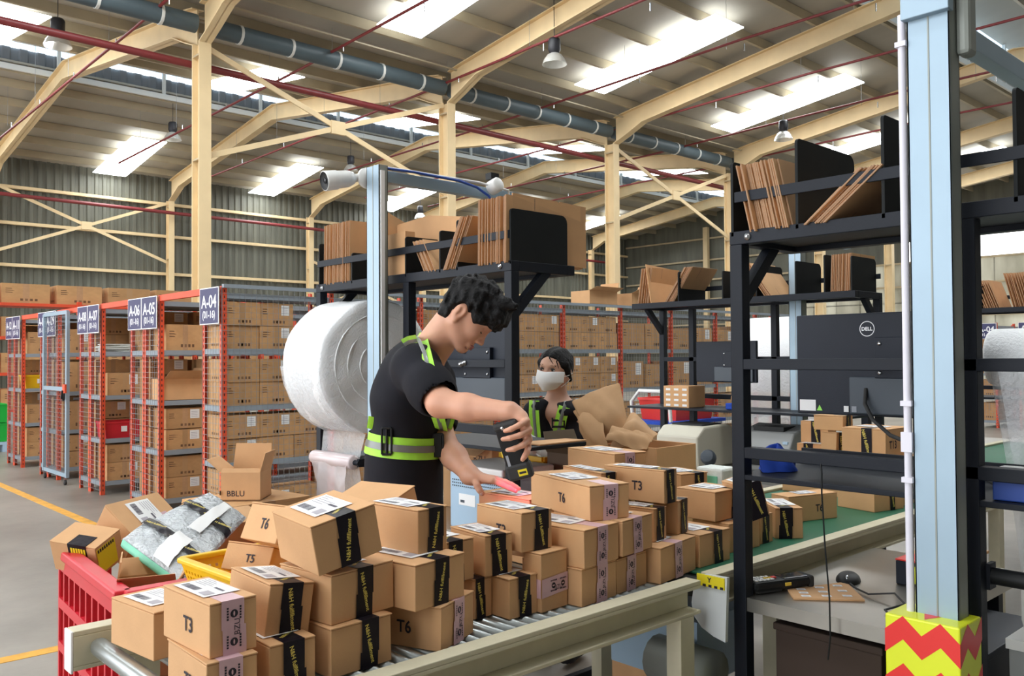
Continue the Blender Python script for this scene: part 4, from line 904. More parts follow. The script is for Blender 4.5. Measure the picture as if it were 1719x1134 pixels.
def dome(c, rx, ry, rz, m, rot=0, n=16, k=8, low=0.0):
    Rm_ = Matrix.Rotation(rot, 3, 'Z'); vs = []; c = V(c)
    for i in range(k+1):
        a = (math.pi/2)*i/k
        for j in range(n): t = 2*math.pi*j/n; vs.append(c+Rm_ @ V((rx*math.cos(a)*math.cos(t), ry*math.cos(a)*math.sin(t), rz*math.sin(a)+low)))
    fs = [(i*n+j, i*n+(j+1) % n, (i+1)*n+(j+1) % n, (i+1)*n+j) for i in range(k) for j in range(n)]; b = MB(); b.add(vs, fs, m, True); b.add([vs[j] for j in range(n)], [tuple(range(n))[::-1]], m); return b
b = dome((2.535, 1.25, .7645), .062, .036, .027, 'matte_black', .4); b.build('mouse_body', o); dome((2.50, 1.236, .778), .012, .006, .012, 'chrome', .4).build('scroll_wheel', o)
MB().tube([(2.49, 1.225, .770), (2.44, 1.18, .772), (2.41, 1.13, .771), (2.42, 1.06, .785), (2.37, 1.01, .775), (2.29, 1.03, .772), (2.27, 1.01, .770)], .0028, 'rubber', 6).build('mouse_cable', label='thin black mouse cable curling over the steel table', cat='cable')
MB().tube([(2.125, 1.118, 1.165), (2.12, 1.113, 1.14), (2.128, 1.118, 1.09), (2.13, 1.112, .95), (2.13, 1.102, .82), (2.128, 1.100, .72), (2.13, 1.108, .66)], .0022, 'matte_black', 6).build('hanging_wire', label='thin dark wire hanging in front of the steel table', cat='wire')
o = thing('tape_box', 'small dark box with yellow and orange faces beside the blue post', 'box', (2.66, 1.08, .764)); MB().box(2.60, 1.02, .765, 2.70, 1.135, .835, 'monitor_back').build('box_body', o, bevel=.003)
MB().box(2.60, 1.02, .836, 2.70, 1.135, .84, 'bright_red').build('lid', o); MB().box(2.597, 1.02, .775, 2.5995, 1.09, .825, 'zig_yellow').build('side_label', o)
for i in range(6): MB().obox((2.90+i*.004, 1.12-i*.003, .7645+.004+i*.0085), (.22, .16, .008), Matrix.Rotation(.1*math.sin(i*2), 3, 'Z'), 'cardboard').build('cardboard_offcut', label='flat cardboard pieces stacked at the back of the steel table', cat='cardboard', group='cardboard pieces at the back of the steel table')
# under the near table
for i, (x0, y0, x1, y1, z1, m, l) in enumerate(((2.20, 1.0, 2.65, 1.30, .70, 'shaded_brown', 'brown carton, darkened for shade, on the floor under the left of the steel table'), (2.22, .80, 2.75, .99, .70, 'monitor_back', 'dark grey bin on the floor under the steel table'))):
    o = thing('storage_box', l, 'box', ((x0+x1)/2, (y0+y1)/2, 0)); MB().box(x0, y0, 0, x1, y1, z1-.02, m).build('box_body', o, bevel=.004); MB().box(x0-.005, y0-.005, z1-.02, x1+.005, y1+.005, z1, m).build('lid', o, bevel=.003)
# blue cloth on the shelf
def cloth(c, rx, ry, rz, m, seed, n=20, k=10, lob=4):
    r_ = random.Random(seed); ph = [r_.uniform(0, 6) for _ in range(6)]; vs = []; c = V(c)
    for i in range(k+1):
        a = (math.pi/2)*i/k
        for j in range(n):
            t = 2*math.pi*j/n; s = 1+.22*math.sin(lob*t+ph[0]+i*.5)+.12*math.sin(7*t+ph[1]+i); vs.append(c+V((rx*math.cos(a)*math.cos(t)*s, ry*math.cos(a)*math.sin(t)*s, rz*math.sin(a)*(1+.25*math.sin(3*t+ph[2]+i*.7)))))
    fs = [(i*n+j, i*n+(j+1) % n, (i+1)*n+(j+1) % n, (i+1)*n+j) for i in range(k) for j in range(n)]; b = MB(); b.add(vs, fs, m, True); b.add([vs[j] for j in range(n)], [tuple(range(n))[::-1]], m); return b
cloth((2.30, 1.345, 1.112), .07, .05, .065, 'blue_cloth', 3).build('blue_cloth', label='crumpled blue cloth on the dark shelf by the near black post', cat='cloth', subsurf=1)
# ------------------------------------------------------------------ grey-blue posts, sky reflection painted into their front faces
def cpost(lab, x, y, w_, d_, h, arm, arm_z, name='camera_post', z0=0):
    o = thing(name, lab, 'post', (x, y, 0)); b = MB()
    b.box(x, y-w_/2, z0, x+.004, y+w_/2, h, 'post_blue').box(x, y-w_/2, z0, x+d_, y-w_/2+.004, h, 'post_side').box(x, y+w_/2-.004, z0, x+d_, y+w_/2, h, 'post_side')
    b.box(x+d_-.004, y-w_/2, z0, x+d_, y-w_/2+.02, h, 'post_side').box(x+d_-.004, y+w_/2-.02, z0, x+d_, y+w_/2, h, 'post_side').box(x-.0012, y-.003, z0, x, y+.001, h, 'post_side').build('upright', o, bevel=.0015)
    MB().box(x+d_, y-.02, arm_z-.05, x+arm, y+.02, arm_z, 'post_blue').build('arm', o, bevel=.002)
    MB().box(x-.06, y-.08, z0, x+.12, y+.08, z0+.012, 'post_side').build('base_plate', o); return o
p1 = cpost('grey-blue steel post with a security camera, left of the man', 2.06, 3.10, .095, .045, 2.265, .80, 2.25)
MB().box(2.066, 3.046, .95, 2.085, 3.052, 2.24, 'label_white').build('edge_strip', p1) 
o = thing('security_camera', 'white bullet security camera on top of the grey-blue post', 'camera', (2.06, 3.20, 2.21))
MB().lathe([(0, 0), (.045, 0), (.045, .018), (.03, .024)], (2.075, 3.157, 2.225), (0, 1, 0), 'white_plastic', 18).build('mount', o)
dv = V((-.96, .10, -.2)).normalized(); q0 = V((2.065, 3.18, 2.23))
MB().tube([q0, q0+dv*.04, q0+dv*.07], [.016, .018, .03], 'white_plastic', 12).build('bracket', o)
MB().lathe([(0, .05), (.026, .05), (.036, .075), (.038, .125), (.041, .13), (.043, .185), (.039, .187)], q0, dv, 'white_plastic', 20).build('camera_body', o)
MB().lathe([(.0395, .1865), (.034, .182), (.0, .180)], q0, dv, 'matte_black', 18).lathe([(0, .184), (.012, .184), (.012, .1815), (0, .1815)], q0, dv, 'screen_glass', 12).build('lens_face', o)
o = thing('junction_box', 'white cable box with blue wires on the post arm above the left station', 'cable box', (2.74, 3.07, 2.25)); MB().lathe([(0, 0), (.035, 0), (.035, .05), (.028, .055), (0, .055)], (2.70, 3.06, 2.245), (0, -1, .25), 'white_plastic', 14).build('box_body', o); MB().box(2.68, 3.04, 2.285, 2.73, 3.08, 2.315, 'matte_black').build('antenna', o)
MB().tube([(2.10, 3.065, 2.255), (2.25, 3.06, 2.258), (2.38, 3.062, 2.256), (2.5, 3.06, 2.254), (2.6, 3.05, 2.235), (2.66, 3.035, 2.2), (2.70, 3.04, 2.16)], .006, 'blue_cable', 6).build('network_cable', label='blue network cable drooping along the post arm', cat='cable')
MB().tube([(2.08, 3.12, 2.27), (2.2, 3.07, 2.262), (2.35, 3.07, 2.262), (2.62, 3.06, 2.262), (2.78, 3.03, 2.24), (2.79, 3.03, 2.18)], .006, 'white_plastic', 6).build('white_cable', label='white cable along the post arm above the left station', cat='cable')
p2 = cpost('large pale blue steel post in the right foreground', 2.02, .79, .094, .055, 2.62, .95, 2.24, name='steel_post')
MB().box(2.00, .737, 2.215, 2.03, .843, 2.45, 'post_blue').build('cap_sleeve', p2, bevel=.002)
MB().box(2.05, .712, 2.12, 2.10, .742, 2.38, 'post_side').build('bracket', p2, bevel=.01)
o = thing('conduit', 'white plastic conduit clipped to the left edge of the large blue post', 'conduit', (2.02, .85, .80))
MB().tube([(2.022, .849, .86), (2.022, .849, 1.3), (2.022, .849, 2.235)], .0088, 'conduit', 12).build('pipe', o)
for z in (1.155, 1.225, 2.16, 1.33): MB().box(2.010, .836, z, 2.034, .861, z+(.012 if z != 1.225 else .045), 'conduit').build('clip', o)
# chevron guard at the post foot
o = thing('post_guard', 'red and yellow zigzag striped guard around the foot of the blue post', 'guard', (2.03, .80, 0)); MB().box(1.965, .722, 0, 2.09, .884, .862, 'zig_yellow').build('guard_body', o, bevel=.004)
b = MB(); zt = .862
for k in range(6):
    z = zt-.035-k*.105; n = 3; y0, y1 = .722, .884; wq = (y1-y0)/4
    for i in range(4):
        ya, yb = y1-i*wq, y1-(i+1)*wq; a, c = (z-.0, z+.036) if i % 2 == 0 else (z+.036, z-.0)
        b.quad((1.9645, ya, a-.052), (1.9645, yb, c-.052), (1.9645, yb, c), (1.9645, ya, a), 'zig_red')
    for i in range(3):
        xa, xb = 1.965+i*.0417, 1.965+(i+1)*.0417; a, c = (z, z+.036) if i % 2 == 0 else (z+.036, z)
        b.quad((xa, .7215, a-.052), (xb, .7215, c-.052), (xb, .7215, c), (xa, .7215, a), 'zig_red')
b.add([(1.975, .80, .8625), (2.075, .84, .8625), (2.075, .76, .8625)], [(0, 2, 1)], 'zig_red'); b.build('zigzag_stripes', o, label='red zigzag stripes')
cpost('distant grey-blue post seen behind the near monitor', 4.87, 2.715, .085, .06, 2.45, .7, 2.2)
cpost('distant grey-blue post at the right edge with a camera arm', 7.55, 1.98, .12, .07, 2.3, .9, 2.2)
# ================================================================== PEOPLE (smooth distance fields turned into one continuous surface)
class SDF:
    def __init__(s, lo, hi, h):
        s.lo = np.array(lo, float); s.h = h; s.n = np.ceil((np.array(hi)-s.lo)/h).astype(int)+1
        s.D = np.full(s.n, .25, np.float32); s.ax = [s.lo[i]+h*np.arange(s.n[i]) for i in range(3)]
    def _sub(s, lo, hi):
        a = np.clip(np.floor((np.array(lo)-s.lo)/s.h).astype(int), 0, s.n-1); b = np.clip(np.ceil((np.array(hi)-s.lo)/s.h).astype(int)+1, 1, s.n)
        return tuple(slice(i, j) for i, j in zip(a, b))
    def _pts(s, sl): return np.meshgrid(*[s.ax[i][sl[i]] for i in range(3)], indexing='ij', sparse=True)
    def _mix(s, sl, d, k, sub):
        A = s.D[sl]
        if sub:
            h = np.maximum(k-np.abs(A+d), 0)/max(k, 1e-6); s.D[sl] = np.maximum(A, -d)+h*h*k/4
        else:
            h = np.maximum(k-np.abs(A-d), 0)/max(k, 1e-6); s.D[sl] = np.minimum(A, d)-h*h*k/4
    def cap(s, a, b, ra, rb=None, k=.02, sub=False):
        rb = ra if rb is None else rb; a = np.array(a, float); b = np.array(b, float); m = max(ra, rb)+k+3*s.h
        sl = s._sub(np.minimum(a, b)-m, np.maximum(a, b)+m); X, Y, Z = s._pts(sl); d = b-a; L = max(d @ d, 1e-12)
        t = np.clip(((X-a[0])*d[0]+(Y-a[1])*d[1]+(Z-a[2])*d[2])/L, 0, 1)
        q = np.sqrt((X-a[0]-t*d[0])**2+(Y-a[1]-t*d[1])**2+(Z-a[2]-t*d[2])**2)-(ra+(rb-ra)*t); s._mix(sl, q.astype(np.float32), k, sub); return s
    def chain(s, pts, rs, k=.02):
        for i in range(len(pts)-1): s.cap(pts[i], pts[i+1], rs[i], rs[i+1], k)
        return s
    def ell(s, c, r, F=None, k=.02, sub=False, wob=None):
        """F: 3 axis vectors (rows) for r"""
        c = np.array(c, float); F = np.eye(3) if F is None else np.array(F, float); m = max(r)+k+3*s.h
        sl = s._sub(c-m, c+m); X, Y, Z = s._pts(sl); X, Y, Z = X-c[0], Y-c[1], Z-c[2]
        u = [(X*F[i][0]+Y*F[i][1]+Z*F[i][2]) for i in range(3)]
        k0 = np.sqrt(sum((u[i]/r[i])**2 for i in range(3))); k1 = np.sqrt(sum((u[i]/r[i]**2)**2 for i in range(3)))
        d = k0*(k0-1)/np.maximum(k1, 1e-6)
        if wob is not None: d = d+wob(*u)
        s._mix(sl, d.astype(np.float32), k, sub); return s
    def at(s, p):
        q = (np.array(p)-s.lo)/s.h; i = np.clip(np.floor(q).astype(int), 0, s.n-2); f = np.clip(q-i, 0, 1); v = 0
        for a in (0, 1):
            for b in (0, 1):
                for c in (0, 1): v += s.D[i[0]+a, i[1]+b, i[2]+c]*(f[0] if a else 1-f[0])*(f[1] if b else 1-f[1])*(f[2] if c else 1-f[2])
        return v
    def snap(s, p, d, off=.004, step=.003, n=400):
        p = np.array(p, float); d = np.array(d, float); d /= np.linalg.norm(d)
        for _ in range(n):
            if s.at(p) < off: break
            p = p+d*step
        return V(p)
    def mesh(s):
        D = s.D; I = D < 0; nx, ny, nz = D.shape; cnt = np.zeros((nx-1, ny-1, nz-1), np.int8)
        cs = [(a, b, c) for a in (0, 1) for b in (0, 1) for c in (0, 1)]
        for a, b, c in cs: cnt += I[a:nx-1+a, b:ny-1+b, c:nz-1+c]
        act = np.argwhere((cnt > 0) & (cnt < 8)); idx = -np.ones(cnt.shape, np.int32); idx[tuple(act.T)] = np.arange(len(act))
        P = np.zeros((len(act), 3)); N = np.zeros(len(act))
        for c0 in cs:
            for ax in range(3):
                if c0[ax]: continue
                c1 = list(c0); c1[ax] = 1; d0 = D[tuple((act+c0).T)]; d1 = D[tuple((act+c1).T)]; m = (d0 < 0) != (d1 < 0); t = np.where(m, d0/np.where(m, d0-d1, 1), 0)
                q = act+np.array(c0); q = q.astype(float); q[:, ax] += t; P += q*m[:, None]; N += m
        P = P/N[:, None]*s.h+s.lo; F = []
        for ax in range(3):
            o1, o2 = [(1, 2), (2, 0), (0, 1)][ax]; sl0 = [slice(None)]*3; sl1 = [slice(None)]*3; sl0[ax] = slice(0, -1); sl1[ax] = slice(1, None)
            A, B_ = I[tuple(sl0)], I[tuple(sl1)]; E = np.argwhere(A != B_); ok = (E[:, o1] > 0) & (E[:, o2] > 0) & (E[:, o1] < D.shape[o1]-1) & (E[:, o2] < D.shape[o2]-1); E = E[ok]
            ins = A[tuple(E.T)]; q = []
            for da, db in ((1, 1), (0, 1), (0, 0), (1, 0)):
                c = E.copy(); c[:, o1] -= da; c[:, o2] -= db; q.append(idx[tuple(c.T)])
            q = np.stack(q, 1); q[~ins] = q[~ins][:, ::-1]; F.append(q)
        return P, np.concatenate(F)
def sdf_obj(s, name, m, parent=None, smooth=1, **k):
    P, F = s.mesh()
    if smooth:
        e = np.concatenate([F[:, [0, 1]], F[:, [1, 2]], F[:, [2, 3]], F[:, [3, 0]]])
        for _ in range(smooth):
            S = np.zeros_like(P); c = np.zeros(len(P)); np.add.at(S, e[:, 0], P[e[:, 1]]); np.add.at(c, e[:, 0], 1); np.add.at(S, e[:, 1], P[e[:, 0]]); np.add.at(c, e[:, 1], 1)
            P = P*.4+.6*S/np.maximum(c, 1)[:, None]
    b = MB(); b.v = [tuple(p) for p in P]; b.f = [tuple(int(i) for i in f) for f in F]; b.m = [m]*len(F); b.s = [True]*len(F)
    return b.build(name, parent, **k)
def npv(*a): return np.array(a, float)
CR, CC = npv(.7347, -.6784, 0), npv(-.6784, -.7347, 0)        # to the right / towards the front of the scene
ZZ = npv(0, 0, 1)
def unit(v): v = np.array(v, float); return v/np.linalg.norm(v)
def ribbon(pts, nrm, wd, m, b, lift=0):
    """flat strap through pts; nrm = outward direction"""
    pts = [V(p) for p in pts]; nr = V(nrm).normalized(); rows = []
    for i, p in enumerate(pts):
        d = (pts[min(i+1, len(pts)-1)]-pts[max(i-1, 0)]).normalized(); n = d.cross(nr).normalized(); rows.append([p-n*wd/2+nr*lift, p+nr*(lift+.002), p+n*wd/2+nr*lift])
    b.sheet(rows, m, sm=True)
def head_skin(s, hc, f, sd, u, k=1.0, mask=False):
    A = lambda a, b, c: npv(*hc)+(f*a+sd*b+u*c)*k
    F = [f, sd, u]; E = lambda c, r, kk=.012, sub=False: s.ell(A(*c), [x*k for x in r], F, kk, sub)
    E((-.012, 0, .015), (.090, .072, .078), .01); E((.022, 0, -.036), (.052, .057, .064), .03)
    for e in (1, -1):
        s.cap(A(-.008, e*.047, -.056), A(.050, e*.014, -.096), .020*k, .016*k, .02)
        E((.046, e*.036, -.035), (.022, .018, .018), .015)
    E((.057, 0, -.096), (.016, .020, .014), .015)
    s.cap(A(.066, -.030, .008), A(.066, .030, .008), .0115*k, None, .012)
    for e in (1, -1): E((.078, e*.031, -.014), (.014, .017, .012), .012, True)
    for e in (1, -1): E((.0575, e*.031, -.0145), (.0135, .0155, .0125), .003)
    s.cap(A(.069, 0, -.004), A(.085, 0, -.040), .0062*k, .0085*k, .008); E((.0865, 0, -.043), (.0095, .0095, .0085), .005)
    for e in (1, -1): E((.075, e*.0105, -.046), (.0095, .0075, .0075), .006)
    for e in (1, -1): E((.071, e*.006, -.0505), (.004, .003, .003), .003, True)
    E((.066, 0, -.073), (.0125, .024, .014), .010); E((.062, 0, -.086), (.008, .02, .006), .006, True)
    for e in (1, -1):
        E((-.020, e*.074, -.022), (.019, .0085, .031), .005); E((-.016, e*.083, -.020), (.011, .0065, .020), .003, True); E((-.024, e*.080, -.024), (.0055, .004, .013), .003); E((-.012, e*.073, -.050), (.009, .006, .010), .006)
    return A
def finger(s, pts, r): s.chain(pts, [r, r*.94, r*.88, r*.74][:len(pts)], .0035)
# ------------------------------------------------------------------ the man
man = thing('person', 'man in a black T-shirt with lime reflective vest straps, scanning a parcel', 'person', (1.655, 2.385, 0))
f, u = unit(.69*CR-.72*ZZ+.10*CC), None
u = unit(.72*CR+.69*ZZ-.02*CC); u = unit(u-f*(u @ f)); sd = np.cross(u, f); sd = sd if sd @ CC > 0 else -sd
hc = npv(1.7641, 2.0974, 1.5841)
S = SDF((1.30, 1.55, .80), (2.10, 2.75, 1.78), .0033)
A = head_skin(S, hc, f, sd, u)
nb = npv(1.7207, 2.2775, 1.4512)
S.cap(A(-.030, 0, -.045), nb, .050, .058, .03); S.cap(A(-.035, 0, -.01), nb, .045, .05, .03)
S.ell(npv(1.7020, 2.3249, 1.3492), (.09, .13, .13), [CR, CC, ZZ], .05)
sh, el, wr = npv(1.6011, 2.1712, 1.4145), npv(1.5587, 1.9953, 1.3156), npv(1.6255, 1.7708, 1.2976)
S.chain([sh, el], [.052, .041], .03); S.chain([el, el*.6+wr*.4+npv(0, 0, -.004), wr], [.041, .038, .0255], .02)
# right hand curled round the scanner
S.cap(wr, npv(1.6372, 1.7401, 1.2820), .024, .020, .015)
for a, c in (((1.6347, 1.7517, 1.2914), (1.6355, 1.7146, 1.2735)), ((1.6372, 1.7496, 1.2815), (1.6405, 1.7107, 1.2491)), ((1.6400, 1.7527, 1.2746), (1.6443, 1.7148, 1.2226)), ((1.6403, 1.7579, 1.2711), (1.6476, 1.7233, 1.2005))): S.cap(a, c, .0155, .0105, .012)
for p in (((1.6355, 1.7146, 1.2735), (1.6007, 1.7062, 1.2646), (1.5829, 1.7202, 1.2537), (1.5759, 1.7364, 1.2484)), ((1.6405, 1.7107, 1.2491), (1.6008, 1.7042, 1.2375), (1.5795, 1.7214, 1.2298), (1.5700, 1.7397, 1.2261)),
          ((1.6443, 1.7148, 1.2226), (1.6092, 1.7040, 1.2096), (1.5907, 1.7173, 1.2005), (1.5818, 1.7338, 1.1967)), ((1.6476, 1.7233, 1.2005), (1.6306, 1.7079, 1.1900), (1.6225, 1.7089, 1.1793), (1.6192, 1.7150, 1.1694))): finger(S, p, .0088)
finger(S, ((1.6416, 1.7836, 1.2830), (1.6422, 1.8042, 1.2586), (1.6363, 1.8104, 1.2335), (1.6343, 1.8059, 1.2156)), .0115)
# left arm and flat hand
sl, elL, wL = npv(1.8306, 2.3828, 1.3647), npv(1.7732, 2.2645, 1.1675), npv(1.7681, 2.1153, 1.0744)
S.chain([sl, elL], [.05, .043], .03); S.chain([elL, elL*.55+wL*.45, wL], [.044, .040, .028], .02)
for a, c in (((1.7649, 2.0910, 1.0715), (1.7898, 2.0343, 1.0634)), ((1.7793, 2.1052, 1.0668), (1.8185, 2.0555, 1.0603)), ((1.7890, 2.1167, 1.0647), (1.8412, 2.0754, 1.0579))): S.cap(wL, a, .026, .019, .015); S.cap(a, c, .018, .012, .014)
finger(S, ((1.7898, 2.0343, 1.0634), (1.8098, 2.0094, 1.0510), (1.8242, 1.9896, 1.0405), (1.8365, 1.9757, 1.0323)), .0095); finger(S, ((1.8185, 2.0555, 1.0603), (1.8435, 2.0327, 1.0506), (1.8588, 2.0161, 1.0414), (1.8721, 2.0001, 1.0323)), .0098)
finger(S, ((1.8412, 2.0754, 1.0579), (1.8670, 2.0586, 1.0493), (1.8811, 2.0459, 1.0416), (1.8939, 2.0317, 1.0322)), .0092); finger(S, ((1.8517, 2.0930, 1.0570), (1.8787, 2.0887, 1.0489), (1.8949, 2.0808, 1.0404), (1.9036, 2.0703, 1.0348)), .0085)
finger(S, ((1.7613, 2.0811, 1.0616), (1.7493, 2.0585, 1.0485), (1.7516, 2.0499, 1.0363), (1.7572, 2.0451, 1.0252)), .0115)
sdf_obj(S, 'body', 'skin', man, smooth=1)
# T-shirt
nT = unit(.96*CR+.22*CC); sT = np.cross(ZZ, nT); sT = sT if sT @ CC > 0 else -sT; FT = [nT, sT, ZZ]
S = SDF((1.28, 1.98, .70), (2.02, 2.78, 1.60), .0055)
wv = lambda x, y, z: .0022*np.sin(38*z+9*x+4*y)+.0018*np.sin(23*z-17*y+3*x)
S.ell(npv(1.6903, 2.3751, 0.9286), (.140, .165, .20), FT, .04, wob=wv); S.ell(npv(1.6897, 2.3561, 1.1318), (.122, .155, .15), FT, .07, wob=wv)
S.ell(npv(1.6936, 2.3335, 1.3197), (.120, .170, .15), FT, .07, wob=wv); S.ell(npv(1.7040, 2.3074, 1.4240), (.085, .15, .065), [unit(nT-.35*ZZ), sT, unit(ZZ+.35*nT)], .05)
S.cap(npv(1.6979, 2.2989, 1.4397), sh, .060, .070, .05); S.chain([sh, sh*.40+el*.60, sh*.22+el*.78], [.072, .068, .066], .03)
S.cap(npv(1.7156, 2.3099, 1.4356), sl, .058, .068, .05); S.chain([sl, sl*.35+elL*.65], [.070, .064], .03)
S.cap(sh*.18+el*.82, el+(el-sh)*.2, .052, .056, .004, True)
S.cap(sl*.30+elL*.70, elL, .05, .054, .004, True)
S.cap(nb+npv(.0, .0, .012)+.012*nT, nb+unit(A(-.03, 0, -.05)-nb)*.12+.03*nT, .064, .070, .012, True)
TS = S
sdf_obj(S, 'shirt', 'shirt_black', man, smooth=1)
# trousers and shoes
S = SDF((1.3, 2.05, 0.02), (2.0, 2.85, .98), .009)
pc = npv(1.7036, 2.3905, 0.9090); pc[2] = .90
S.ell(pc, (.125, .16, .12), FT, .03)
for e, st in ((1, .02), (-1, -.03)):
    hp = pc+sT*e*.085-ZZ*.02; kn = npv(*(pc+sT*e*.09+nT*(.02+st))); kn[2] = .48; an = npv(*(pc+sT*e*.10+nT*(st-.02))); an[2] = .10
    S.chain([hp, kn, an], [.092, .066, .055], .04); S.cap(an, an-npv(0, 0, .05), .055, .06, .02)
sdf_obj(S, 'trousers', 'trousers', man, smooth=1)
for e, st in ((1, .02), (-1, -.03)):
    S = SDF((1.3, 2.0, 0), (2.1, 2.9, .14), .006); an = npv(*(pc+sT*e*.10+nT*(st-.02))); an[2] = .045
    S.cap(an-nT*.05, an+nT*.17, .042, .036, .02); S.ell(an+nT*.0+ZZ*.03, (.05, .04, .04), FT, .02); S.cap(an-nT*.1-ZZ*.1, an+nT*.3-ZZ*.1, .06, .06, .004, True)
    sdf_obj(S, 'shoe', 'shoe', man, smooth=0)
# hair
S = SDF(tuple(hc-.17), tuple(hc+.17), .0032)
hw = lambda a, b, c: .0045*np.sin(95*a+40*b+3*np.sin(60*c))+.0035*np.sin(130*b-55*a+30*c)+.0025*np.sin(210*a+90*c)
FH = [f, sd, u]
S.ell(A(-.012, 0, .030), (.104, .087, .087), FH, .01, wob=hw); S.ell(A(.044, 0, .066), (.052, .066, .044), FH, .02, wob=hw); S.ell(A(-.05, 0, -.028), (.047, .068, .054), FH, .02, wob=hw)
S.ell(A(.070, .01, .045), (.034, .055, .032), FH, .012, wob=hw)
for t in range(9):
    y = -.06+t*.015; S.cap(A(.066, y, .055), A(.095-.01*abs(t-4)/4, y+.006*math.sin(t*2.1), .018+.012*math.sin(t*1.7)), .015, .003, .008)
for t in range(16):
    a = t*.7; S.cap(A(.0+.05*math.cos(a), .05*math.sin(a*1.3), .085), A(.025+.065*math.cos(a+.3), .062*math.sin(a*1.3+.2), .110+.008*math.sin(t*2.3)), .020, .006, .012)
S.ell(A(.080, 0, -.050), (.072, .10, .060), FH, .008, True)
for e in (1, -1):
    S.ell(A(.008, e*.085, -.048), (.052, .035, .046), FH, .008, True); S.ell(A(-.022, e*.088, -.020), (.022, .026, .030), FH, .006, True)
S.ell(A(-.045, 0, -.115), (.08, .09, .042), FH, .01, True)
sdf_obj(S, 'hair', 'hair', man, smooth=1)
for e in (1, -1):
    b = MB(); P = [A(.0690-.0055*(t-1)**2*.35, e*(.020+.011*t), -.0185-.0025*math.sin(t*1.5)) for t in (0, .5, 1, 1.5, 2)]; b.tube(P, [.0012, .0024, .0027, .0024, .0012], 'eye_dark', 6); b.build('eyelashes', man)
    b = MB(); P = [A(.0755-.004*t*t*.5, e*(.013+.0155*t), .0085+.003*math.sin(t*1.6)) for t in (0, .5, 1, 1.5, 2)]; b.tube(P, [.0022, .0034, .0034, .0028, .0010], 'hair', 6); b.build('eyebrow', man)
b = MB(); b.tube([A(.0690, -.022, -.0710), A(.0765, -.010, -.0700), A(.0785, 0, -.0708), A(.0765, .010, -.0700), A(.0690, .022, -.0710)], [.0014, .0042, .0046, .0042, .0014], 'lips', 8)
b.tube([A(.0690, -.020, -.0735), A(.0755, -.009, -.0775), A(.0770, 0, -.0785), A(.0755, .009, -.0775), A(.0690, .020, -.0735)], [.0014, .0048, .0054, .0048, .0014], 'lips', 8); b.build('lips', man)
for p, q in ((((1.8311, 1.9739, 1.0340)), ((1.8331, 1.9707, 1.0323))), (((1.7499, 2.0394, 1.0284)), ((1.7520, 2.0377, 1.0229)))):
    MB().tube([p, q], [.0055, .004], 'nail', 8).build('fingernail', man)
# reflective vest: waist band by tracing the shirt outline, straps snapped on to the shirt
wc = npv(1.6894, 2.3555, 1.1634); mz = unit(ZZ+.10*CR); e1 = unit(CR-mz*(CR @ mz)); e2 = np.cross(mz, e1)
def ring(h, off, n=56):
    o = []
    for i in range(n):
        a = 2*math.pi*i/n; d = e1*math.cos(a)+e2*math.sin(a); c = wc+mz*h; t = .30
        while t > .05 and TS.at(c+d*t) > off: t -= .002
        o.append(V(c+d*t))
    return o
def band(hs, off, m, nm):
    rows = [ring(h, off) for h in hs]; b = MB(); rows = [r_+[r_[0]] for r_ in rows]; b.sheet(rows, m); return b.build(nm, man, label='lime reflective band' if m == 'lime' else None)
band((-.034, -.012, .012, .034), .006, 'lime', 'waist_band'); band((-.011, .011), .0085, 'reflective', 'band_stripe')
def strap(pts, wd, m, lift=0.0, nm='vest_strap', b=None):
    P = [TS.snap(npv(*p)+CC*.25, -CC, .005+lift) for p in pts]; b = MB(); ribbon(P, CC, wd, m, b); return b.build(nm, man)
s1 = ((1.6852, 2.2813, 1.5135), (1.6904, 2.2497, 1.4975), (1.6988, 2.2294, 1.4626), (1.7149, 2.2162, 1.4049), (1.7344, 2.2136, 1.3411), (1.7407, 2.2097, 1.2736), (1.7302, 2.2219, 1.1870))
strap(s1, .040, 'lime'); strap(s1, .012, 'reflective', .003)
s2 = ((1.7935, 2.2415, 1.3129), (1.7939, 2.2425, 1.2657), (1.7718, 2.2370, 1.2222), (1.7303, 2.2222, 1.1735)); strap(s2, .038, 'lime'); strap(s2, .012, 'reflective', .003)
s3 = ((1.6984, 2.2830, 1.5020), (1.6870, 2.2937, 1.4962), (1.6771, 2.3031, 1.4866), (1.6203, 2.4166, 1.2607), (1.6134, 2.4241, 1.2193)); strap(s3[:3], .040, 'lime'); strap(s3[:3], .012, 'reflective', .003); strap(s3[3:], .022, 'lime')
for p, sz in (((1.5456, 2.2562, 1.1863), (.030, .012, .082)), ((1.6564, 2.1545, 1.1649), (.040, .016, .070))):
    q = TS.snap(p, -CC, .010); b = MB(); Rb = Matrix((CR, CC, ZZ)).transposed(); w_, t_, h_ = sz
    for dx, dz, ww, hh in ((-w_/2, 0, .006, h_), (w_/2, 0, .006, h_), (0, h_/2, w_, .007), (0, -h_/2, w_, .007), (0, 0, .006 if w_ < .035 else w_*.8, h_)): b.obox(q+V(CR)*dx+V(ZZ)*dz, (ww, t_, hh), Rb, 'matte_black')
    b.build('buckle', man, bevel=.002)
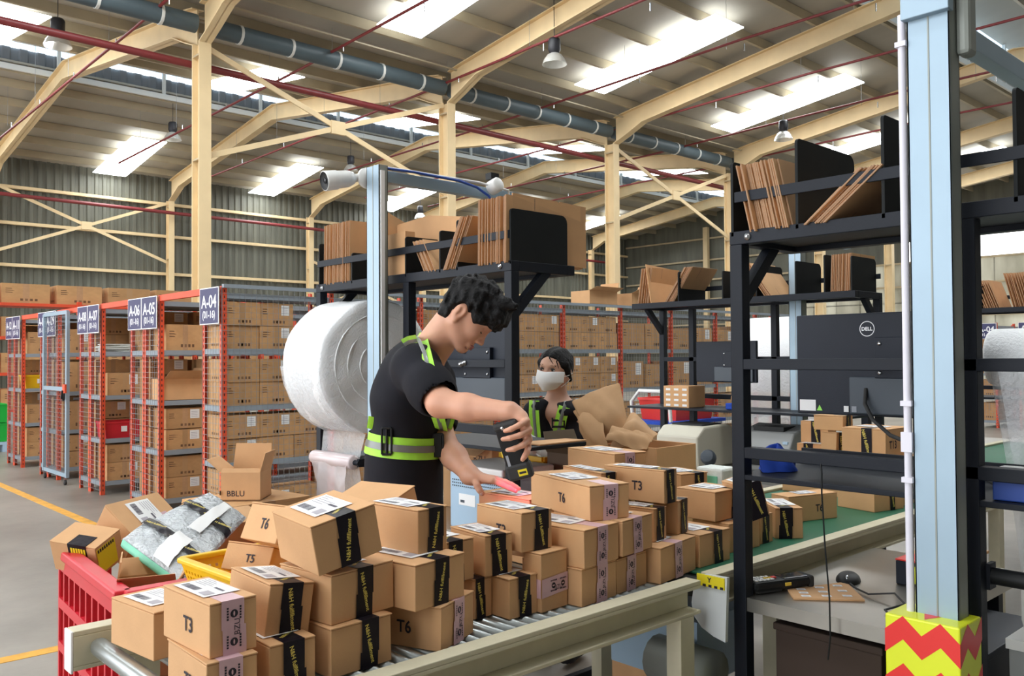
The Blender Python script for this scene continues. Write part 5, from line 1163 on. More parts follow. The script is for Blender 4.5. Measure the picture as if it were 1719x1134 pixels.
# handheld scanner in his hand (its own thing)
p0, p1 = V((1.5980, 1.7629, 1.2732)), V((1.6424, 1.7401, 1.1129)); ax = (p1-p0).normalized(); Lp = (p1-p0).length; nrm = V(CC*.93-CR*.30); nrm = (nrm-ax*nrm.dot(ax)).normalized(); sx_ = ax.cross(nrm).normalized()
Rp = Matrix((sx_, ax, nrm)).transposed(); cp = (p0+p1)/2
pda = thing('barcode_scanner', 'black handheld scanner in the man\'s right hand, yellow sticker at its lower end', 'scanner', cp)
MB().obox(cp, (.066, Lp, .024), Rp, 'matte_black').build('scanner_body', pda, bevel=.008)
MB().obox(cp+ax*Lp*.36, (.072, Lp*.28, .030), Rp, 'rubber').build('lower_bumper', pda, bevel=.008); MB().obox(cp-ax*Lp*.42, (.070, Lp*.14, .029), Rp, 'rubber').build('upper_bumper', pda, bevel=.008)
sg = 1 if sx_.dot(V(CR)) > 0 else -1
MB().obox(cp+ax*Lp*.38+nrm*.0155+sx_*sg*.012, (.026, .018, .001), Rp, 'caution_yellow').obox(cp+ax*Lp*.38+nrm*.0163+sx_*sg*.012, (.020, .006, .001), Rp, 'ink').build('yellow_sticker', pda)
MB().obox(cp+ax*Lp*.16-sx_*sg*.020+nrm*.0125, (.008, .035, .001), Rp, 'grey_print').build('side_sticker', pda); MB().obox(cp+ax*Lp*.03-sx_*sg*.034+nrm*.0, (.004, .016, .010), Rp, 'yellow_key').build('trigger_button', pda, bevel=.001)
b = MB(); b.lathe([(0, 0), (.006, 0), (.005, .002), (0, .0025)], cp-ax*Lp*.40+nrm*.0145-sx_*sg*.008, nrm, 'chrome', 10); b.build('camera_lens', pda)
# red scan light on the label
# ------------------------------------------------------------------ the woman
wo = thing('person', 'woman in black with white face mask and lime vest straps behind the parcels', 'person', (2.98, 2.93, 0))
fw = unit(-.52*CR+.84*CC+.06*ZZ); uw = unit(ZZ+.10*CR); uw = unit(uw-fw*(uw @ fw)); sw = np.cross(uw, fw)
hw_ = npv(2.9661, 2.9126, 1.3936)
S = SDF((2.62, 2.55, .82), (3.35, 3.30, 1.52), .0052)
A = head_skin(S, hw_, fw, sw, uw, .98)
nw = npv(2.9927, 2.9205, 1.2125); S.cap(A(-.03, 0, -.06), nw, .044, .050, .03); tc = npv(3.0203, 2.9414, 1.0229)
nW = unit(-.42*CR+.90*CC); sW = np.cross(ZZ, nW); FW = [nW, sW, ZZ]
S.ell(tc+ZZ*.03, (.088, .135, .15), FW, .05); S.ell(nw-ZZ*.02, (.07, .11, .055), FW, .05)
shw = [npv(2.9010, 2.9789, 1.1800), npv(3.1322, 2.9020, 1.1662)]; elw = [npv(2.8425, 2.9458, 0.8955), npv(3.1195, 2.8542, 0.8689)]; wrw = [npv(2.7137, 2.7675, 0.8190), npv(2.8306, 2.7144, 0.8036)]
for a, c, d_ in zip(shw, elw, wrw):
    S.chain([a, c], [.045, .037], .03); S.chain([c, d_], [.037, .026], .02); q = unit(d_-c); s_ = np.cross(q, ZZ)
    S.cap(d_, d_+q*.05, .026, .022, .012)
    for j in range(4): o_ = d_+q*.06+s_*(j-1.5)*.018; S.chain([d_+q*.02+s_*(j-1.5)*.012, o_, o_+q*.03-ZZ*.006, o_+q*.052-ZZ*.018], [.012, .0095, .0088, .007], .006)
    S.chain([d_+q*.01-s_*.022, d_+q*.035-s_*.042, d_+q*.06-s_*.045], [.012, .0105, .008], .006)
sdf_obj(S, 'body', 'skin_pale', wo, smooth=1)
S = SDF((2.55, 2.5, .70), (3.4, 3.35, 1.36), .006)
S.ell(tc-ZZ*.16, (.12, .155, .2), FW, .06, wob=wv); S.ell(tc+ZZ*.0, (.110, .155, .15), FW, .06, wob=wv); S.ell(nw-ZZ*.020, (.086, .135, .055), FW, .05)
for a, c in zip(shw, elw): S.chain([a, a*.1+c*.9], [.062, .052], .04)
S.ell(nw+nW*.10-ZZ*.05, (.075, .037, .085), FW, .010, True); S.cap(nw+ZZ*.012, nw+ZZ*.1, .046, .052, .008, True)
WS_ = S; sdf_obj(S, 'shirt', 'shirt_black', wo, smooth=1)
S = SDF((2.6, 2.55, .02), (3.35, 3.35, .90), .010); pw = tc.copy(); pw[2] = .80; S.ell(pw, (.11, .15, .11), FW, .03)
for e in (1, -1):
    hp = pw+sW*e*.08; kn = hp.copy(); kn[2] = .42; an = hp.copy(); an[2] = .09; S.chain([hp, kn, an], [.082, .06, .048], .04); S.cap(an-ZZ*.04-nW*.03, an-ZZ*.04+nW*.12, .045, .04, .02)
sdf_obj(S, 'trousers', 'trousers', wo, smooth=1)
S = SDF(tuple(hw_-.16), tuple(hw_+.16), .0036); FH = [fw, sw, uw]
S.ell(A(-.018, 0, .022), (.094, .080, .080), FH, .01, wob=lambda a, b, c: .0025*np.sin(120*b+30*a)+.002*np.sin(90*a+70*c)); S.ell(A(-.075, 0, -.035), (.040, .045, .055), FH, .02)
for e in (1, -1): S.cap(A(.02, e*.070, .02), A(-.03, e*.074, -.05), .016, .012, .01)
S.ell(A(.080, 0, -.030), (.062, .080, .078), FH, .006, True); S.ell(A(.03, 0, -.115), (.09, .1, .055), FH, .006, True)
sdf_obj(S, 'hair', 'hair', wo, smooth=1)
b = MB(); b.tube([A(.055, .045, .062), A(.076, .050, .030), A(.070, .062, -.002)], [.002, .003, .001], 'hair', 5).tube([A(.062, .0, .065), A(.082, .012, .045), A(.080, .035, .018)], [.002, .003, .001], 'hair', 5); b.build('hair_strands', wo)
for e in (1, -1):
    b = MB(); c = A(.0675, e*.031, -.0140); Fe = Matrix((V(fw), V(sw), V(uw))).transposed()
    b.lathe([(0, .0075), (.006, .0055), (.0095, 0), (0, -.004)], c, fw, 'eye_white', 12); b.v = [tuple(V(c)+V(fw)*((V(p)-V(c)).dot(V(fw)))+V(sw)*((V(p)-V(c)).dot(V(sw)))*1.15+V(uw)*((V(p)-V(c)).dot(V(uw)))*.60) for p in b.v]
    b.lathe([(0, .0090), (.0052, .0082), (.0060, .006), (0, .005)], c, unit(fw+.25*sw*(-1)), 'eye_dark', 10); b.build('eye', wo)
    b = MB(); P = [A(.0755-.004*t*t*.5, e*(.013+.0155*t), .0075+.004*math.sin(t*1.6)) for t in (0, .5, 1, 1.5, 2)]; b.tube(P, [.0032, .0046, .0046, .0034, .0014], 'hair', 6); b.build('eyebrow', wo)
    b = MB(); P = [A(.0735-.0055*(t-1)**2*.45, e*(.018+.0125*t), -.0065-.0035*(t-1)**2) for t in (0, .5, 1, 1.5, 2)]; b.tube(P, [.0014, .0030, .0033, .003, .0014], 'eye_dark', 6); b.build('eyelashes', wo)
# mask: curved sheet with a ridge down the middle
rows = []
for i in range(9):
    v = i/8; z = -.024-.092*v; row = []
    for j in range(17):
        t = (j-8)/8; a = abs(t); fx = (.094+.018*math.sin(v*3.0)-.012*v)*(1-.56*a**2.2)-.010*a; wy = t*(.078 if v < .6 else .078-.040*(v-.6)/.4); zz = z+.010*a*(1 if v < .3 else -.2)+(.018*a*a if v > .6 else 0)
        row.append(A(fx, wy, zz))
    rows.append(row)
b = MB(); b.sheet(rows, 'mask'); b.build('face_mask', wo, subsurf=1, solid=.0015, label='white folded face mask')
for e in (1, -1): MB().tube([A(.035, e*.070, -.040), A(.0, e*.082, -.030), A(-.03, e*.084, -.018)], .0018, 'mask', 5).tube([A(.028, e*.060, -.090), A(.0, e*.078, -.065), A(-.03, e*.083, -.035)], .0018, 'mask', 5).build('mask_loop', wo)
def strapw(pts, wd, m, lift=0.0):
    P = [WS_.snap(npv(*p)+CC*.25, -CC, .005+lift) for p in pts]; b = MB(); ribbon(P, CC, wd, m, b); b.build('vest_strap', wo)
w1 = ((2.8614, 2.9457, 1.2397), (2.8598, 2.9486, 1.1890), (2.8624, 2.9477, 1.1382), (2.8695, 2.9438, 1.0478), (2.8768, 2.9403, 0.9350)); w2 = ((2.9753, 2.8402, 1.2500), (2.9653, 2.8506, 1.2106), (2.9554, 2.8611, 1.1599), (2.9478, 2.8700, 1.0979), (2.9444, 2.8755, 1.0133), (2.9413, 2.8815, 0.9062))
strapw(w1, .048, 'lime'); strapw(w1, .014, 'reflective', .003); strapw(w2, .054, 'lime'); strapw(w2, .016, 'reflective', .003)
q = WS_.snap((2.8776, 2.7976, 1.1340), -CC, .012); Rb = Matrix((CR, CC, ZZ)).transposed(); b = MB()
for dz in (-.018, 0.012): b.obox(q+V(ZZ)*dz, (.060, .010, .010), Rb, 'matte_black')
b.obox(q+V(CR)*.028, (.007, .010, .05), Rb, 'matte_black').obox(q-V(CR)*.028, (.007, .010, .05), Rb, 'matte_black').build('buckle', wo)
# ================================================================== REST OF THE PACKING AREA
def noise_sheet(P00, P10, P01, P11, nu, nv, amp, seed, bulge=0, nrm=None):
    """bilinear patch with wrinkles and a bulge along its normal"""
    r_ = random.Random(seed); a, b_, c, d = V(P00), V(P10), V(P01), V(P11); n = (b_-a).cross(c-a).normalized() if nrm is None else V(nrm).normalized(); ph = [r_.uniform(0, 6.28) for _ in range(8)]; rows = []
    for j in range(nv+1):
        v = j/nv; row = []
        for i in range(nu+1):
            u = i/nu; p = (a*(1-u)+b_*u)*(1-v)+(c*(1-u)+d*u)*v
            w_ = math.sin(7*u+ph[0]+3*v)+.7*math.sin(11*v+ph[1]-4*u)+.5*math.sin(17*u+13*v+ph[2])+.35*math.sin(29*v-19*u+ph[3])
            row.append(p+n*(amp*w_+bulge*math.sin(math.pi*u)*math.sin(math.pi*v)))
        rows.append(row)
    return rows
# big bubble wrap roll on the left station
o = thing('bubble_wrap_roll', 'huge white bubble wrap roll hanging on the left packing station', 'roll', (2.24, 3.50, 1.41))
rp = random.Random(3); n = 56; rows = []
prof = [(3.320, .05), (3.320, .12), (3.318, .20), (3.322, .27), (3.326, .298), (3.340, .306), (3.42, .309), (3.50, .305), (3.58, .309), (3.66, .306), (3.676, .298), (3.680, .20), (3.680, .05)]
b = MB(); vs = []
for y, r_ in prof:
    for k in range(n):
        a = 2*math.pi*k/n; q = r_*(1+.010*math.sin(3*a+y*9)+.006*math.sin(8*a-y*21)) if r_ > .06 else r_; vs.append((2.24+q*math.cos(a), y+.004*math.sin(5*a)*(r_ > .1), 1.41+q*math.sin(a)))
b.add(vs, [(i*n+k, i*n+(k+1) % n, (i+1)*n+(k+1) % n, (i+1)*n+k) for i in range(len(prof)-1) for k in range(n)], 'bubble', True); b.build('roll', o)
MB().lathe([(.050, 0), (.050, -.02), (.038, -.02), (.038, .0)], (2.24, 3.325, 1.41), (0, 1, 0), 'cardboard', 20).build('core', o)
for k in range(3): MB().lathe([(.10+.065*k, 0), (.102+.065*k, -.004), (.106+.065*k, -.004), (.108+.065*k, 0)], (2.24, 3.3195, 1.41), (0, 1, 0), 'bubble', 40).build('layer_edge', o)
rows = []
for j in range(15):
    t = j/14
    if t < .35: a = math.pi*(1.0+.42*t/.35); x, z = 2.24+.312*math.cos(a), 1.41+.312*math.sin(a)
    else: s_ = (t-.35)/.65; a = math.pi*1.42; x, z = 2.24+.312*math.cos(a)+.02*s_-.05*math.sin(s_*2.2), 1.41+.312*math.sin(a)-.34*s_
    rows.append([(x+.006*math.sin(i*1.3+j), 3.67-.345*i/12-.05*max(0, t-.4)*(1 if i > 6 else 0), z+.004*math.sin(i*2.1+j*.7)) for i in range(13)])
b = MB(); b.sheet(rows, 'bubble_sheet'); b.build('loose_end', o)
MB().tube([(2.24, 3.0, 1.41), (2.24, 3.79, 1.41)], .016, 'black_steel', 10).build('axle', o)
for y in (3.02, 3.755): MB().box(2.155, y-.012, 1.385, 2.27, y+.012, 1.425, 'black_steel').build('axle_bracket', o)
o = thing('film_roll', 'small pinkish clear film roll below the huge bubble wrap roll', 'roll', (2.10, 3.48, .98))
MB().lathe([(0, 0), (.030, 0), (.033, .012), (.033, .34), (.030, .352), (0, .352)], (2.10, 3.31, .982), (0, 1, 0), 'film_roll', 20).build('roll', o)
b = MB(); b.sheet(noise_sheet((2.072, 3.62, .97), (2.072, 3.33, .97), (2.06, 3.50, .60), (2.07, 3.36, .58), 10, 12, .006, 5), 'film'); b.build('loose_film', o)
MB().tube([(2.10, 3.27, .982), (2.10, 3.70, .982)], .012, 'black_steel', 8).box(2.10, 3.690, .965, 2.16, 3.705, 1.0, 'black_steel').box(2.10, 3.275, .965, 2.155, 3.29, 1.0, 'black_steel').box(2.15, 3.265, .965, 2.17, 3.70, 1.0, 'black_steel').build('roll_bar', o)
# things on the left station table
o = thing('storage_tub', 'light blue plastic box with a white lid between the man and the parcels', 'tub', (2.32, 2.60, .764))
MB().box(2.20, 2.44, .7645, 2.46, 2.76, .99, 'tub_blue').build('tub_body', o, bevel=.008); MB().box(2.19, 2.43, .99, 2.47, 2.77, 1.02, 'white_plastic').build('lid', o, bevel=.008)
b = MB()
for i in range(24):
    for j in range(3): b.box(2.1985, 2.46+i*.012, .955-j*.012, 2.1995, 2.466+i*.012, .960-j*.012, 'monitor_panel')
b.build('vent_holes', o, kind='stuff'); MB().box(2.1985, 2.60, .86, 2.1995, 2.70, .905, 'label_white').box(2.198, 2.665, .87, 2.1985, 2.69, .88, 'monitor_panel').build('sticker', o); MB().box(2.1985, 2.50, .865, 2.1995, 2.54, .89, 'label_white').build('sticker', o)
o = thing('storage_carton', 'brown carton printed BZU on the table behind the man\'s forearm', 'carton', (2.60, 2.98, .764)); MB().box(2.48, 2.82, .7645, 2.72, 3.16, 1.06, 'cardboard').build('carton_body', o, bevel=.003)
b = MB(); b.text('BZU', (2.4785, 2.90, 1.0), (0, -1, 0), (0, 0, 1), .03, 'ink', 0.0); b.build('print', o); MB().prism([(2.48, 2.82, 1.06), (2.48, 3.16, 1.06), (2.40, 3.15, 1.02), (2.40, 2.83, 1.02)], (0, 0, .004), 'cardboard').build('flap', o)
o = thing('storage_carton', 'plain brown carton under the small yellow basket behind the light blue box', 'carton', (2.60, 2.64, .764)); MB().box(2.48, 2.515, .7645, 2.72, 2.775, .925, 'cardboard').build('carton_body', o, bevel=.002); MB().box(2.479, 2.514, .926, 2.721, 2.776, .929, 'cardboard').build('lid_flap', o)
tray('plastic_basket', 2.60, 2.645, .9295, .22, .26, .10, 'yellow_plastic', 'small yellow basket of plastic packs behind the light blue box', label_part=False)
for i, (x, y, z) in enumerate(((2.55, 2.70, 1.00), (2.58, 2.62, 1.01), (2.64, 2.68, 1.02), (2.56, 2.66, 1.055), (2.62, 2.60, 1.045))):
    cloth((x, y, z-.02), .06, .055, .07, 'foam_white', 40+i, lob=3).build('plastic_pack', label=f'white plastic pack in the yellow basket behind the man, {ORD[i]} from the top left', cat='pack', subsurf=1)
o = thing('brown_box', 'dark brown open box on the table in front of the woman', 'box', (2.60, 2.42, .764))
MB().box(2.50, 2.35, .7645, 2.505, 2.50, 1.06, 'brown_bag').box(2.695, 2.35, .7645, 2.70, 2.50, 1.06, 'brown_bag').box(2.505, 2.35, .7645, 2.695, 2.355, 1.06, 'brown_bag').box(2.505, 2.495, .7645, 2.695, 2.50, 1.06, 'brown_bag').box(2.505, 2.355, .7645, 2.695, 2.495, .77, 'brown_bag').build('box_body', o)
MB().prism([(2.50, 2.35, 1.06), (2.50, 2.50, 1.06), (2.44, 2.49, 1.11), (2.44, 2.36, 1.11)], (.004, 0, 0), 'brown_bag').build('flap', o); MB().prism([(2.50, 2.50, 1.06), (2.70, 2.50, 1.06), (2.69, 2.53, 1.14), (2.51, 2.53, 1.14)], (0, .004, 0), 'brown_bag').build('flap', o)
MB().prism([(2.30, 2.338, 1.1115), (2.56, 2.338, 1.1115), (2.545, 2.44, 1.1115), (2.30, 2.47, 1.1115)], (0, 0, .005), 'cardboard').build('cardboard_sheet', label='piece of cardboard on the dark shelf in front of the woman', cat='cardboard')
# kraft paper bursting out of a tall carton
o = thing('open_carton', 'tall open carton right of the woman, stuffed with kraft paper', 'carton', (3.05, 2.42, 0)); t = .006
MB().box(2.92, 2.27, 0, 3.20, 2.276, 1.06, 'cardboard').box(2.92, 2.554, 0, 3.20, 2.56, 1.06, 'cardboard').box(2.92, 2.276, 0, 2.926, 2.554, 1.06, 'cardboard').box(3.194, 2.276, 0, 3.20, 2.554, 1.06, 'cardboard').box(2.926, 2.276, 0, 3.194, 2.554, .006, 'cardboard_inner').box(2.926, 2.276, .85, 3.194, 2.554, .86, 'cardboard_inner').build('carton_body', o, bevel=.002)
MB().box(2.9185, 2.30, .93, 2.9195, 2.53, .985, 'film').build('clear_tape', o)
def kraft(rows, lab):
    b = MB(); b.sheet(rows, 'kraft'); return b.build('kraft_paper', label=lab, cat='paper', solid=.002, subsurf=1)
kraft(noise_sheet((2.9270, 2.6188, 1.0335), (3.0178, 2.4798, 1.0553), (2.9514, 2.7945, 1.2412), (3.0954, 2.6181, 1.3298), 12, 12, .006, 8, .05), 'large tan kraft paper sheet standing up right of the woman')
kraft(noise_sheet((2.9347, 2.6803, 1.0122), (2.8903, 2.5160, 1.0491), (2.9601, 2.7879, 1.1910), (2.9998, 2.6813, 1.2540), 10, 10, .006, 9, .03), 'tan kraft paper sheet nearest the woman\'s shoulder')
kraft(noise_sheet((2.8752, 2.5029, 1.0460), (2.9330, 2.3677, 1.0515), (3.0827, 2.5384, 1.1956), (3.0711, 2.3748, 1.1034), 12, 10, .007, 12, .06), 'curled kraft paper sheet on the right of the tall carton')
kraft(noise_sheet((2.8349, 2.4844, 1.0864), (2.9043, 2.3127, 1.0452), (2.9545, 2.5357, 1.1435), (2.9758, 2.3269, 1.0947), 12, 8, .008, 15, .035), 'crumpled kraft paper hanging over the front of the tall carton')
# far table: printers and small things
o = thing('printer', 'beige label printer on the far table left of the near black post', 'printer', (4.53, 3.22, .764))
P_ = [(4.34, .765), (4.74, .765), (4.74, .99), (4.66, 1.02), (4.40, 1.015), (4.33, .96), (4.33, .91)]
MB().prism([(x, 3.06, z) for x, z in P_], (0, .31, 0), 'printer_beige').build('casing', o, bevel=.012)
MB().box(4.322, 3.10, .83, 4.335, 3.33, .89, 'matte_black').build('output_slot', o); MB().box(4.27, 3.11, .80, 4.335, 3.32, .808, 'printer_beige').build('output_tray', o); MB().box(4.44, 3.10, 1.012, 4.64, 3.33, 1.026, 'matte_black').build('paper_well', o, bevel=.003)
o = thing('printer', 'grey printer behind the near black post', 'printer', (4.72, 2.75, .764)); P_ = [(4.54, .765), (4.90, .765), (4.90, .98), (4.80, 1.03), (4.60, .99), (4.54, .90)]
MB().prism([(x, 2.58, z) for x, z in P_], (0, .36, 0), 'printer_grey').build('casing', o, bevel=.010); MB().box(4.533, 2.64, .80, 4.545, 2.88, .85, 'matte_black').build('output_slot', o); MB().box(4.62, 2.66, .995, 4.76, 2.86, 1.022, 'matte_black').build('top_cover', o); MB().box(4.555, 2.60, .93, 4.575, 2.63, .945, 'tub_blue').build('button', o)
o = thing('barcode_scanner', 'small grey-black desk scanner in front of the beige printer', 'scanner', (4.30, 2.96, .764)); MB().lathe([(0, 0), (.05, 0), (.05, .012), (.02, .03), (.018, .06)], (4.30, 2.96, .7645), (0, 0, 1), 'matte_black', 16).build('foot', o); MB().lathe([(0, -.05), (.03, -.05), (.045, 0), (.045, .03), (.035, .05), (0, .05)], (4.30, 2.96, .845), (-.8, -.3, .35), 'monitor_panel', 16).build('scanner_head', o, bevel=.002)
for i, (x, y, l) in enumerate(((4.30, 3.22, 'nearest the beige printer'), (4.33, 3.50, 'left of the beige printer'))):
    o = thing('parts_box', f'small red plastic box on the far table, {l}', 'box', (x, y, .764)); MB().box(x-.05, y-.07, .7645, x+.05, y+.07, .825, 'bright_red').build('box_body', o, bevel=.003); MB().box(x-.042, y-.062, .8252, x+.042, y+.062, .829, 'red_plastic').build('lid', o)
cloth((4.45, 3.62, .766), .09, .10, .07, 'blue_cloth', 8).build('blue_cloth', label='crumpled blue cloth left of the small red box on the far table', cat='cloth', subsurf=1)
o = thing('sticker_carton', 'small carton with rows of white stickers on the far shelf', 'carton', (4.75, 3.42, 1.11)); MB().box(4.62, 3.33, 1.111, 4.80, 3.53, 1.25, 'cardboard').build('carton_body', o, bevel=.002)
b = MB()
for i in range(3):
    for j in range(4): MB().box(4.6185, 3.345+i*.065, 1.118+j*.034, 4.6195, 3.38+i*.065, 1.132+j*.034, 'label_white').build('sticker', o)
o = thing('tape_dispenser', 'blue tape dispenser with tan tape on the far shelf', 'dispenser', (4.72, 3.0, 1.11)); MB().box(4.64, 2.93, 1.111, 4.70, 3.07, 1.15, 'blue_cloth').build('base', o, bevel=.006); MB().lathe([(.02, -.02), (.045, -.02), (.045, .02), (.02, .02)], (4.67, 2.99, 1.18), (1, 0, 0), 'carton_tape', 18).build('tape_roll', o)
o = thing('cart', 'blue topped cart with white tube handle under the red basket', 'cart', (5.5, 4.12, 0)); MB().box(5.2, 3.90, 0.93, 5.9, 4.34, .955, 'blue_cloth').build('cart_deck', o)
for x in (5.24, 5.86):
    for y in (3.94, 4.30): MB().box(x-.02, y-.02, 0, x+.02, y+.02, .93, 'white_plastic').build('leg', o)
MB().tube([(5.22, 3.92, .88), (5.2, 3.92, 1.10), (5.22, 3.95, 1.18), (5.22, 4.22, 1.18), (5.2, 4.28, 1.10), (5.22, 4.28, .88)], .014, 'white_plastic', 8).build('handle', o)
tray('plastic_basket', 5.56, 4.12, .9555, .50, .36, .16, 'bright_red', 'bright red basket on the cart left of the far black station')
o = thing('bubble_wrap_roll', 'white bubble wrap roll behind the near black post, far station', 'roll', (6.3, 3.5, 1.45)); b = MB(); b.lathe([(.04, 0), (.28, 0), (.30, .02), (.30, .85), (.28, .87), (.04, .87)], (6.25, 3.0, 1.45), (0, 1, 0), 'bubble', 32); b.build('roll', o)
b = MB(); b.sheet(noise_sheet((5.95, 3.80, 1.42), (5.95, 3.05, 1.42), (5.85, 3.75, .50), (5.80, 3.10, .50), 10, 12, .012, 25), 'bubble_sheet'); b.build('loose_end', o)
MB().tube([(6.25, 2.90, 1.45), (6.25, 3.98, 1.45)], .02, 'black_steel', 8).box(6.22, 2.90, 0, 6.28, 2.95, 1.47, 'black_steel').box(6.22, 3.93, 0, 6.28, 3.98, 1.47, 'black_steel').build('stand', o)
# right edge: bubble wrap on a rod
o = thing('bubble_wrap_roll', 'bubble wrap on a black rod hanging down at the right edge', 'roll', (2.80, .70, .4)); MB().lathe([(.02, 0), (.080, 0), (.085, .008), (.085, .36), (.08, .37), (.02, .37)], (2.80, .555, 1.437), (0, 1, 0), 'bubble', 24).build('roll', o)
MB().tube([(2.80, .40, 1.437), (2.80, 1.0, 1.437)], .020, 'matte_black', 12).build('rod', o)
MB().box(2.775, .40, 0, 2.825, .43, 1.46, 'black_steel').build('rod_stand', o); MB().box(2.785, .955, .7645, 2.815, .975, 1.46, 'black_steel').build('rod_stand', o)
rows = noise_sheet((2.71, .90, 1.43), (2.71, .57, 1.43), (2.60, .72, .3), (2.58, .50, .3), 18, 26, .010, 33, .03)
b = MB(); b.sheet(rows, 'bubble_sheet'); b.build('hanging_sheet', o)
b = MB(); b.sheet([[p+V((-.03, -.01, .0)) for p in r_] for r_ in noise_sheet((2.70, .87, 1.40), (2.70, .57, 1.43), (2.56, .71, .34), (2.55, .50, .34), 16, 24, .014, 35, .03)], 'bubble_sheet'); b.build('hanging_sheet', o)
o = thing('push_bar', 'thick black tube crossing low at the right edge', 'tube', (2.17, .55, .95)); MB().tube([(2.205, .74, .930), (2.205, .01, .925)], .020, 'matte_black', 12).build('tube', o); MB().box(2.185, .735, .90, 2.225, .745, .96, 'black_steel').build('flange', o)
o = thing('storage_box', 'pale grey box on the floor at the right edge, carrying a jug', 'box', (2.42, .62, 0)); MB().box(2.30, .50, 0, 2.55, .735, .74, 'printer_grey').build('box_body', o, bevel=.004); MB().box(2.295, .495, .74, 2.555, .74, .764, 'white_plastic').build('lid', o)
o = thing('plastic_jug', 'white plastic jug on the pale grey box at the right edge', 'jug', (2.42, .68, .764)); MB().lathe([(0, 0), (.055, 0), (.06, .02), (.06, .13), (.04, .17), (.02, .185), (.02, .205), (0, .205)], (2.42, .68, .7645), (0, 0, 1), 'white_plastic', 18).build('jug_body', o); MB().tube([(2.37, .70, .93), (2.35, .71, .90), (2.352, .71, .84), (2.37, .70, .81)], .009, 'white_plastic', 8).build('handle', o)
o = thing('small_box', 'small dark blue box on the shelf right of the right upright', 'box', (2.24, .70, 1.11)); MB().box(2.18, .64, 1.111, 2.26, .725, 1.17, 'blue_cable').build('box_body', o, bevel=.003); MB().box(2.18, .645, 1.171, 2.25, .72, 1.185, 'label_white').build('paper_slip', o)
# foam pieces on the belt
o = thing('foam_pack', 'white and green foam block at the back of the belt beside the near black post', 'foam', (2.86, 1.90, .815)); MB().box(2.80, 1.87, .8155, 2.90, 1.99, 1.02, 'foam_white').build('foam_body', o, bevel=.010); MB().box(2.795, 1.89, .87, 2.7995, 1.965, .99, 'foam_green').build('green_face', o)
cloth((3.05, 1.95, .816), .12, .14, .11, 'foam_white', 22, lob=3).build('foam_bag', label='pale crumpled foam bag on the belt behind the T6 belt parcel', cat='bag', subsurf=1)
# open carton in front of the rack, on a stack
for i, (z0, z1, l) in enumerate(((0, .42, 'bottom'), (.421, .835, 'upper'))):
    put(CM[i], 'floor_carton', (1.74, 3.62, z0), .1, f'{l} brown carton of the stack under the open carton in front of the A-04 rack', 'carton', None, (.42, .36, z1-z0))
open_carton(1.73, 3.60, .838, .17, .17, .12, {'-y': (-35, .02), '+y': (14, .11), '-x': (50, .085), '+x': (15, .085)}, 'small open carton with flaps up in front of the A-04 rack', rz=-.75, text='BBLU')
for i, (x, y, h) in enumerate(((1.95, 3.55, .60), (2.0, 3.95, .50))): put(CM[i], 'floor_carton', (x+.02, y+.12*i, 0), .3, f'brown carton on the floor right of the open carton, {["nearer", "farther"][i]} one', 'carton', None, (.22 if i == 0 else .4, .26, h))
# red crate full of parcels, left of the conveyor
cr = thing('red_crate', 'tall red plastic crate with slotted sides at the left end of the conveyor', 'crate', (1.10, 2.62, 0))
def crate_wall(p, q, h, nm):
    """slotted wall between floor points p and q, flared rim"""
    p, q = V(p), V(q); d = (q-p); L = d.length; d.normalize(); n = V((d.y, -d.x, 0)); b = MB()
    for z, hh in ((.0, .07), (.17, .028), (.30, .028), (.43, .028), (.56, .028), (.69, .03), (h-.055, .055)): b.bar(p+V((0, 0, z+hh/2)), q+V((0, 0, z+hh/2)), .022, hh, 'red_plastic')
    k = max(3, int(L/.062))
    for i in range(k+1): c = p+d*(L*i/k); b.bar(c, c+V((0, 0, h-.02)), .020, .014, 'red_plastic', up=tuple(d))
    return b.build(nm, cr)
Hc = .86; c0, c1, c2, c3 = (.755, 2.245, 0), (.80, 2.92, 0), (1.40, 2.90, 0), (1.36, 2.235, 0)
for i, (p, q) in enumerate(((c0, c1), (c1, c2), (c2, c3), (c3, c0))): crate_wall(p, q, Hc, 'side_wall')
b = MB()
for p, q in ((c0, c1), (c1, c2), (c2, c3), (c3, c0)): b.bar((p[0], p[1], Hc), (q[0], q[1], Hc), .045, .03, 'red_plastic')
b.build('rim', cr, bevel=.006); MB().prism([(c0[0]+.01, c0[1]+.01, .02), (c3[0]-.01, c3[1]+.01, .02), (c2[0]-.01, c2[1]-.01, .02), (c1[0]+.01, c1[1]-.01, .02)], (0, 0, .02), 'red_plastic').build('crate_floor', cr)
# contents: hidden filling cartons then the visible parcels
for i, (x, y, z, lx, ly, h) in enumerate(((.98, 2.48, .042, .38, .32, .36), (.98, 2.76, .042, .34, .22, .36), (1.29, 2.60, .042, .26, .5, .38), (.98, 2.48, .404, .36, .30, .32), (.985, 2.76, .404, .33, .22, .34), (1.29, 2.60, .424, .26, .48, .36))):
    put(CM[0], 'floor_carton', (x, y, z), 0, f'brown carton inside the red crate, {["lower", "upper"][i > 2]} layer, {["near left", "far left", "right"][i % 3]}', 'carton', 'cartons inside the red crate', (lx, ly, h))
def rotM(yw, tx, ty): return (yw, tx, ty)
parcel((.855, 2.74, .80, .55, .11, .16, .10, .10, -.35), 'parcel wrapped in yellow and black caution tape in the red crate', None, None, lab=None)
oc = [q for q in bpy.data.objects if q.get('label', '').startswith('parcel wrapped in yellow')][0]; L, W, h = .11, .16, .10; b = MB()
b.box(-L/2-.002, -W*.30, -.001, -L/2, W*.1, h+.001, 'black_tape').box(-L/2-.002, -W*.30, h, -L/2+.05, W*.1, h+.002, 'black_tape')
